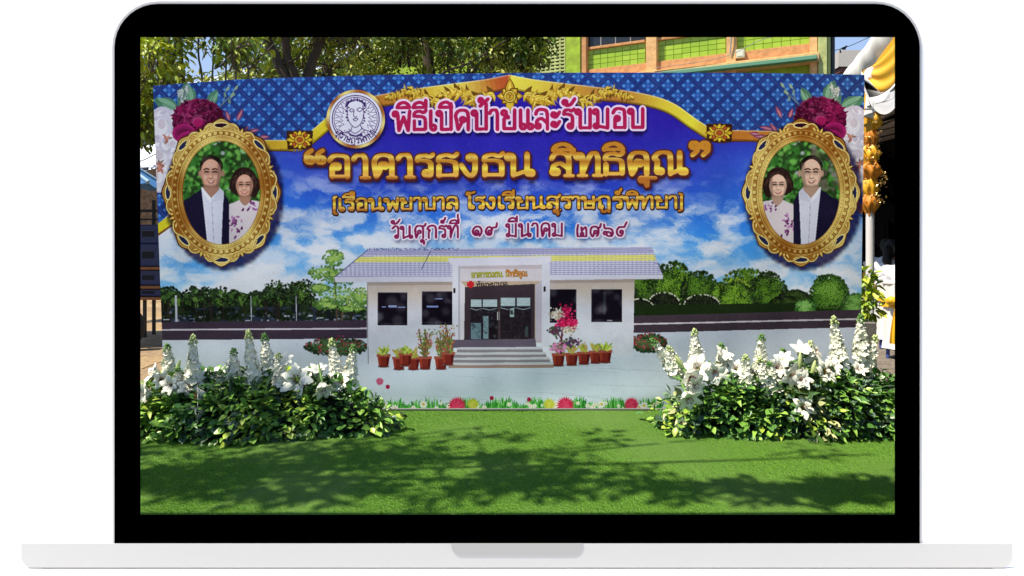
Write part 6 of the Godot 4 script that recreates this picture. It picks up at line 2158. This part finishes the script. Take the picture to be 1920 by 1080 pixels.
	obj("rim", tube([Vector3(0, 0.3, -0.05), Vector3(0, 0.3, 0.05)], [0.19, 0.19], 24), mat("grey wheel steel", Color(0.2, 0.2, 0.22), 0.4), ty)
	# low building with blue and white louvres behind the slender tree
	var lo := W(505, 82, 15.0)
	var lb := thing("louvred_building", "blue building with sloping white roof ribs seen through the leaves", "building", Vector3(lo.x, 0, lo.z), -0.6)
	obj("wall", boxb(Vector3(-7, 0, -5), Vector3(0.3, 4.4, -0.3)), rough_mat("pale grey plaster", Color(0.4, 0.42, 0.46), 0.9, 165, 0.03, 0.7, 1.0, 0.6), lb)
	var roof := obj("roof", sheet(func(u: float, v: float) -> Vector3: return Vector3(lerpf(-8, 0.6, u), 4.4 + 2.0 * v, 0.4 - 3.0 * v), 2, 2, null, 0.03), mat("blue roof sheet", Color(0.035, 0.07, 0.24), 0.5), lb)
	var add := pieces("rib", roof)
	var rm := box(Vector3(8.6, 0.07, 0.16), 0.02)
	for k in 11:
		var v := k / 10.0
		add.call(rm, mat("white roof rib", Color(0.55, 0.6, 0.7), 0.5), Transform3D(Basis(Vector3.RIGHT, 0.58), Vector3(-3.7, 4.44 + 2.0 * v, 0.4 - 3.0 * v)))

# ---------------------------------------------------------------- flowers
func build_arrangements() -> void:
	rng.seed = 211
	var lt := {}
	var leaf_kinds := []
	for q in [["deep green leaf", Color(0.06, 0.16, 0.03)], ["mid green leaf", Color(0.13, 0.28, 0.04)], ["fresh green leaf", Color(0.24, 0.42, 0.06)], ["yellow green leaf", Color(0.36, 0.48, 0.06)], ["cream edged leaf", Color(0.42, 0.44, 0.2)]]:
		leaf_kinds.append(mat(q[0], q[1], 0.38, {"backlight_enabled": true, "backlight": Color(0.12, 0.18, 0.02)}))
	# dark leaf with pale stripes running from the midrib
	var im := Image.create_empty(64, 64, false, Image.FORMAT_RGBA8)
	for y in 64:
		for x in 64:
			var u := absf(x - 31.5) / 32.0
			var s := sin(y * 0.62 - u * 5.0)
			var k := clampf(s * 2.2 - 0.7, 0.0, 1.0) * clampf(u * 5.0, 0.0, 1.0)
			im.set_pixel(x, y, Color(0.07, 0.2, 0.09).lerp(Color(0.66, 0.75, 0.68), k * 0.85))
	var striped := mat("striped leaf", Color.WHITE, 0.35)
	striped.albedo_texture = ImageTexture.create_from_image(im)
	var meshes := [leaf_mesh(0.62, 0.1, 0.25, 0.1), leaf_mesh(0.75, 0.05, 0.12, 0.12), leaf_mesh(0.4, 0.14, 0.35, 0.08)]
	var wide := striped_leaf()
	var long := leaf_mesh(0.2, 0.05, 0.45, 0.05)
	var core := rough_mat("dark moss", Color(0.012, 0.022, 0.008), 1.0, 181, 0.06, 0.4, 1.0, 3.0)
	var petal_m := mat("white lily petal", Color(0.82, 0.82, 0.72), 0.55, {"backlight_enabled": true, "backlight": Color(0.3, 0.32, 0.22)})
	var floret_m := mat("cream floret", Color(0.8, 0.8, 0.68), 0.6, {"backlight_enabled": true, "backlight": Color(0.3, 0.3, 0.2)})
	var stem_m := mat("flower stem", Color(0.1, 0.22, 0.04), 0.6)
	var bud_m := mat("pale green bud", Color(0.42, 0.5, 0.2), 0.5)
	var anther := mat("rust anther", Color(0.2, 0.05, 0.02), 0.8)
	var spikes := [floret_mesh(0), floret_mesh(1), floret_mesh(2)]
	var petal := lily_petal()
	var beds := [
		[Vector3(-2.05, 0, -5.03), 1.05, 0.37, 0.36, "left bed of cut flowers: white lilies, cream flower spikes and dark leaves", 0.35],
		[Vector3(2.24, 0, -5.06), 1.06, 0.39, 0.34, "right bed of cut flowers: white lilies, cream flower spikes and variegated leaves", 0.8]]
	var spike_at := [
		[[314, 652, 322, 712], [362, 638, 364, 722], [333, 694, 344, 732], [466, 630, 479, 718], [496, 634, 508, 702], [622, 644, 636, 715], [662, 654, 655, 715], [522, 668, 528, 716], [438, 660, 440, 716], [350, 704, 352, 728], [414, 700, 420, 726]],
		[[1226, 642, 1272, 696], [1303, 624, 1305, 684], [1428, 634, 1424, 696], [1398, 672, 1399, 726], [1443, 684, 1447, 730], [1564, 602, 1572, 676], [1614, 598, 1612, 668], [1640, 636, 1618, 696], [1413, 690, 1420, 712], [1255, 655, 1280, 700], [1352, 650, 1356, 700], [1520, 646, 1518, 700], [1468, 660, 1472, 712], [1425, 676, 1432, 722]]]
	# lilies: column, row, depth, turn toward, tilt, size, open
	var lily_at := [
		[[290, 702, 4.95, -0.9, 0.5, 1.0], [270, 738, 4.8, -0.8, 0.1, 0.9], [397, 706, 5.0, 0.3, 1.1, 0.95], [374, 742, 4.74, -1.1, 0.0, 0.9], [372, 772, 4.7, -0.9, -0.3, 0.95], [535, 676, 5.1, 0.4, 0.9, 0.8], [556, 712, 4.9, 0.2, 0.4, 1.2], [596, 696, 4.95, 0.2, 1.2, 0.9], [606, 728, 4.8, 0.5, -0.8, 1.0], [302, 712, 4.9, 0.6, 0.2, 0.8], [574, 706, 5.0, -0.4, 0.8, 0.9], [420, 712, 4.95, -0.5, 0.5, 0.8], [352, 724, 4.85, 0.4, 0.3, 0.8], [640, 716, 4.95, -0.3, 0.6, 0.8], [508, 700, 5.0, 0.5, 0.9, 0.75], [318, 722, 4.85, -0.2, 0.3, 0.8]],
		[[1355, 668, 5.05, 0.6, 0.8, 0.95], [1340, 698, 4.9, -0.1, -0.2, 1.0], [1293, 706, 4.85, 0.2, -0.3, 1.1], [1290, 744, 4.78, 0.1, -0.5, 1.1], [1456, 690, 4.95, 0.3, 0.4, 1.0], [1484, 704, 4.9, 0.3, 0.0, 1.0], [1503, 660, 5.1, -0.2, 1.0, 1.05], [1527, 662, 5.05, 0.9, 0.5, 0.9], [1502, 713, 4.85, 0.1, 0.3, 0.95], [1546, 698, 4.9, 0.3, 0.5, 1.05], [1507, 763, 4.76, 0.1, 0.6, 0.9], [1668, 780, 4.8, 0.5, 0.2, 0.9], [1280, 796, 4.76, 0.2, -0.3, 0.5], [1308, 690, 4.95, -0.4, 0.5, 1.1], [1300, 722, 4.8, 0.5, -0.1, 1.0], [1470, 676, 5.0, -0.5, 0.8, 0.9], [1560, 688, 4.95, -0.5, 0.6, 0.8], [1410, 700, 4.95, 0.5, 0.4, 0.85], [1380, 690, 5.0, -0.3, 0.7, 0.8], [1610, 694, 5.0, 0.3, 0.7, 0.8]]]
	var bud_at := [[[329, 688, 0.3], [430, 696, 0.1], [596, 704, 0.25], [283, 722, -0.7], [526, 700, -0.3]], [[1283, 676, -0.6], [1500, 676, 0.0], [1522, 690, 0.2]]]
	for b in 2:
		var q: Array = beds[b]
		var t := thing("flower_arrangement", q[4], "flowers", q[0], 0.0, "flower beds flanking the banner")
		var rx: float = q[1]
		var ry: float = q[2]
		var rz: float = q[3]
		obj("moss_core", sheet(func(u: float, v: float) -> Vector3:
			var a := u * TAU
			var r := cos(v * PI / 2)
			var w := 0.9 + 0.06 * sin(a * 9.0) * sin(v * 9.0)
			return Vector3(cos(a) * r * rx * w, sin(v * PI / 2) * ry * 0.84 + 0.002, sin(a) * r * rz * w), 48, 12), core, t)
		var add := pieces("leaf", t)
		var rest := [[], [], [], []]
		var rcol := [[], [], [], []]
		var spots := []
		for i in 3600:
			var a := rng.randf() * TAU
			if rng.randf() < 0.55:
				a = rng.randf_range(0.1, PI - 0.1)        # the face toward the lawn is the fullest
			var v := asin(pow(rng.randf(), 0.8)) / (PI / 2)
			var rr := cos(v * PI / 2)
			var bump := 1.0 + 0.1 * sin(a * 5.0 + b * 2.0) + 0.08 * sin(a * 13.0 + v * 7.0) + rng.randf_range(-0.12, 0.1)
			var p := Vector3(cos(a) * rr * rx, sin(v * PI / 2) * ry, sin(a) * rr * rz) * bump
			var nrm := Vector3(p.x / (rx * rx), p.y / (ry * ry), p.z / (rz * rz)).normalized()
			p.y = maxf(p.y, 0.03)
			spots.append([p, nrm, a])
		spots.sort_custom(func(x: Array, y: Array) -> bool: return x[0].z + x[0].y * 0.3 + 0.25 * x[1].z > y[0].z + y[0].y * 0.3 + 0.25 * y[1].z)
		for i in spots.size():
			var p: Vector3 = spots[i][0]
			var nrm: Vector3 = spots[i][1]
			var out := (nrm + Vector3(rng.randf_range(-0.8, 0.8), rng.randf_range(-0.9, 0.35), rng.randf_range(-0.6, 0.6))).normalized()
			var up := (nrm * 0.8 + Vector3(rng.randf_range(-0.5, 0.5), 0.9, rng.randf_range(-0.3, 0.6))).normalized()
			if absf(out.dot(up)) > 0.97:
				up = Vector3.RIGHT
			var patch := sin(p.x * 6.0 + b * 1.7) + 0.7 * sin(p.x * 13.0 + p.y * 9.0) + rng.randf_range(-1.1, 1.1)
			var kind := 0
			if b == 0:
				kind = 0 if patch < -0.5 else (1 if patch < 0.4 else (2 if patch < 1.3 else 3))
				if p.x < -0.55 and rng.randf() < 0.5:
					kind = 2 + rng.randi() % 2
			else:
				kind = 0 if patch < -1.0 else (1 if patch < 0.1 else (2 if patch < 0.9 else (3 if patch < 1.5 else 4)))
				if rng.randf() < 0.3:
					kind = 0
			var size := rng.randf_range(0.046, 0.084)
			var m: Material = leaf_kinds[kind]
			var mi := rng.randi() % 3
			var mesh: Mesh = meshes[mi]
			var stripe := rng.randf() < 0.16 and sin(p.x * 5.0 + 1.0) > -0.5
			if stripe:
				m = striped
				mesh = wide
				size *= 1.05
			var x := Transform3D(Basis.looking_at(-out, up).scaled(Vector3.ONE * size), p)
			if i % 3 == 0 and i < 900:
				add.call(mesh, m, x)
			elif not stripe:
				rest[mi].append(x)
				var c: Color = leaf_kinds[kind].albedo_color.srgb_to_linear()
				var k := rng.randf_range(0.75, 1.25)
				rcol[mi].append(Color(c.r * k, c.g * k, c.b * k))
			else:
				rest[3].append(x)
		var lm := mat("bed leaf", Color.WHITE, 0.4, {"vertex_color_use_as_albedo": true, "backlight_enabled": true, "backlight": Color(0.12, 0.18, 0.02)})
		for k in 3:
			many("foliage", meshes[k], lm, t, rest[k], rcol[k])
		many("foliage", wide, striped, t, rest[3])
		# sprays of long leaves
		var fr := []
		var fc := []
		for i in 90:
			var a := rng.randf_range(0, TAU)
			var p := Vector3(cos(a) * rx * 0.8 * rng.randf(), ry * rng.randf_range(0.6, 0.95), sin(a) * rz * 0.7)
			var out := Vector3(rng.randf_range(-1, 1), rng.randf_range(-0.1, 0.9), rng.randf_range(-0.4, 1)).normalized()
			fr.append(Transform3D(Basis.looking_at(-out, Vector3(0.1, 1, 0.2).normalized()).scaled(Vector3.ONE * rng.randf_range(0.1, 0.18)), p))
			var k := rng.randf_range(0.7, 1.3)
			fc.append(Color(0.05 * k, 0.11 * k, 0.035 * k))
		many("long_leaves", long, lm, t, fr, fc)
		# flower spikes
		for i in spike_at[b].size():
			var s: Array = spike_at[b][i]
			var d := 5.1 if s[3] < 716 else 4.92
			var tip: Vector3 = W(s[0], s[1], d) - q[0]
			var foot: Vector3 = W(s[2], s[3] + 8, d) - q[0]
			foot.z += 0.02
			var y: Vector3 = tip - foot
			var h: float = y.length()
			var bs := frame_of(y) * Basis(Vector3.UP, rng.randf() * TAU)
			var o := obj("flower_spike", spikes[i % 3], floret_m, t, Transform3D(Basis(bs.x * 0.36, bs.y * h * 1.06, bs.z * 0.36), foot))
			obj("stem", tube([Vector3(0, -0.9, 0), Vector3(0, 0.5, 0), Vector3(0, 1.0, 0)], [0.018, 0.016, 0.01], 6), stem_m, o)
			obj("green_tip", tip_mesh(i), bud_m if i % 2 else stem_m, o)
		# lilies
		for s in lily_at[b]:
			var dir := Vector3(sin(s[3]) * cos(s[4]), sin(s[4]), cos(s[3]) * cos(s[4])).normalized()
			var bs := frame_of(dir) * Basis(Vector3.UP, rng.randf() * TAU)
			var at: Vector3 = W(s[0], s[1], s[2]) - q[0] - dir * 0.05
			var sc: float = s[5] * 1.02
			var l := obj("lily", tube([Vector3(0, -0.16, 0), Vector3(0, -0.02, 0), Vector3(0, 0.03, 0)], [0.006, 0.009, 0.014], 8), stem_m, t, Transform3D(bs.scaled(Vector3.ONE * sc), at))
			var tilt := 0.12 if s[4] > 0.75 else rng.randf_range(0.12, 0.4)
			for k in 6:
				var r := Basis(Vector3.UP, k * TAU / 6 + rng.randf_range(-0.12, 0.12)) * Basis(Vector3.RIGHT, tilt + (0.06 if k % 2 else 0.0) + rng.randf_range(-0.08, 0.1))
				obj("petal", petal, petal_m, l, Transform3D(r.scaled(Vector3(0.86 if k % 2 else 1.1, 1.0, 1.0)), Vector3(0, 0.005 + 0.002 * (k % 2), 0)))
			if s[4] < 0.75:
				var an := st_new()
				for k in 6:
					var a := k * TAU / 6 + 0.3
					var e := Vector3(cos(a) * 0.022, 0.085, sin(a) * 0.022)
					add_tube(an, [Vector3(0, 0.02, 0), e], [0.0012, 0.001], 4, false)
					add_tube(an, [e + Vector3(-sin(a), 0, cos(a)) * -0.007, e, e + Vector3(-sin(a), 0, cos(a)) * 0.007], [0.002, 0.0034, 0.002], 5)
				obj("stamens", done(an), anther, l)
		for s in bud_at[b]:
			var at: Vector3 = W(s[0], s[1] + 16, 4.95) - q[0]
			var o := obj("bud", tube([Vector3(0, 0, 0), Vector3(0, 0.02, 0), Vector3(0, 0.05, 0.002), Vector3(0, 0.085, 0.004), Vector3(0, 0.115, 0.004), Vector3(0, 0.128, 0.004)], [0.006, 0.013, 0.017, 0.016, 0.009, 0.002], 10), bud_m, t, Transform3D(Basis(Vector3.FORWARD, s[2]), at))
			obj("stem", tube([Vector3(0, -0.2, 0), Vector3(0, 0.004, 0)], [0.005, 0.005], 6), stem_m, o)
	# a dry leaf dropped on the turf
	var fl := W(1656, 809, 4.92)
	var dry := obj("fallen_leaf", leaf_mesh(0.42, 0.16, -0.12, 0.0), mat("dry brown leaf", Color(0.24, 0.13, 0.04), 0.8), null, Transform3D(Basis(Vector3.UP, 1.4).scaled(Vector3.ONE * 0.11), Vector3(fl.x - 0.05, 0.014, fl.z)))
	tag(dry, "dry brown leaf fallen on the turf before the right flowers", "leaf")

func striped_leaf() -> ArrayMesh:
	return sheet(func(u: float, v: float) -> Vector3:
		var w := 0.42 * pow(sin(PI * clampf(v * 0.94 + 0.03, 0.0, 1.0)), 0.7)
		var x := (u - 0.5) * 2.0
		return Vector3(x * w, 0.12 * x * x - 0.2 * v * v, 0.05 + v), 4, 5)

func lily_petal() -> ArrayMesh:
	return sheet(func(u: float, v: float) -> Vector3:
		var w := 0.034 * pow(sin(PI * clampf(0.1 + v * 0.9, 0.0, 1.0)), 0.8) + 0.002
		var x := (u - 0.5) * 2.0
		var curl := v * v * v * 0.05
		return Vector3(x * w, 0.128 * v - 0.03 * v * v * v, 0.008 + 0.012 * v + curl - 0.012 * (1.0 - x * x) * sin(PI * v) + 0.003 * sin(v * 20.0 + x * 3.0) * absf(x)), 6, 12, null, 0.0008)

func tip_mesh(k: int) -> ArrayMesh:
	var st := st_new()
	rng.seed = 300 + k
	for i in 12:
		var y := lerpf(0.86, 1.02, i / 11.0)
		var a := i * 2.4
		var r := lerpf(0.07, 0.012, i / 11.0)
		var c := Vector3(cos(a) * r, y, sin(a) * r)
		add_tube(st, [c, c + Vector3(cos(a) * 0.012, 0.022, sin(a) * 0.012), c + Vector3(cos(a) * 0.014, 0.05, sin(a) * 0.014)], [0.02, 0.034, 0.01], 6)
	return done(st)

# ruffled florets up a stem of height 1
func floret_mesh(k: int) -> ArrayMesh:
	rng.seed = 330 + k
	var st := st_new()
	st.set_smooth_group(0)
	var n := 72
	for i in n:
		var f := i / float(n - 1)
		var y := lerpf(0.06, 0.9, f)
		var a := i * 2.39996
		var rad := lerpf(0.17, 0.05, pow(f, 1.4))
		var c := Vector3(cos(a) * rad * 0.7, y, sin(a) * rad * 0.7)
		var out := Vector3(cos(a) + rng.randf_range(-0.5, 0.5), rng.randf_range(-0.3, 0.9), sin(a) + rng.randf_range(-0.5, 0.5)).normalized()
		c += Vector3(rng.randf_range(-1, 1), rng.randf_range(-1, 1), rng.randf_range(-1, 1)) * 0.03 * (1.0 - f)
		var b := frame_of(out)
		var size := lerpf(0.1, 0.045, pow(f, 1.3)) * rng.randf_range(0.85, 1.15)
		for ring_ in 2:
			var m := 5
			for p in m:
				var t := TAU * (p + 0.5 * ring_) / m + rng.randf_range(-0.2, 0.2)
				var t2 := t + 0.62
				var t1 := t - 0.62
				var lift := 0.5 if ring_ == 0 else 1.0
				var s := size * (1.0 if ring_ == 0 else 0.62)
				var q := func(ang: float, r: float, h: float) -> Vector3:
					var v := b * Vector3(cos(ang) * r, h, sin(ang) * r)
					return c + Vector3(v.x, v.y, v.z)
				var c0: Vector3 = q.call(t, 0.0, 0.0)
				var l: Vector3 = q.call(t1, s * 0.8, s * 0.5 * lift)
				var r: Vector3 = q.call(t2, s * 0.8, s * 0.5 * lift)
				var e: Vector3 = q.call(t, s * 1.08, s * (0.3 + 0.3 * lift) + rng.randf_range(-0.3, 0.3) * s)
				for v in [c0, l, e, c0, e, r]:
					st.add_vertex(v)
	return done(st)
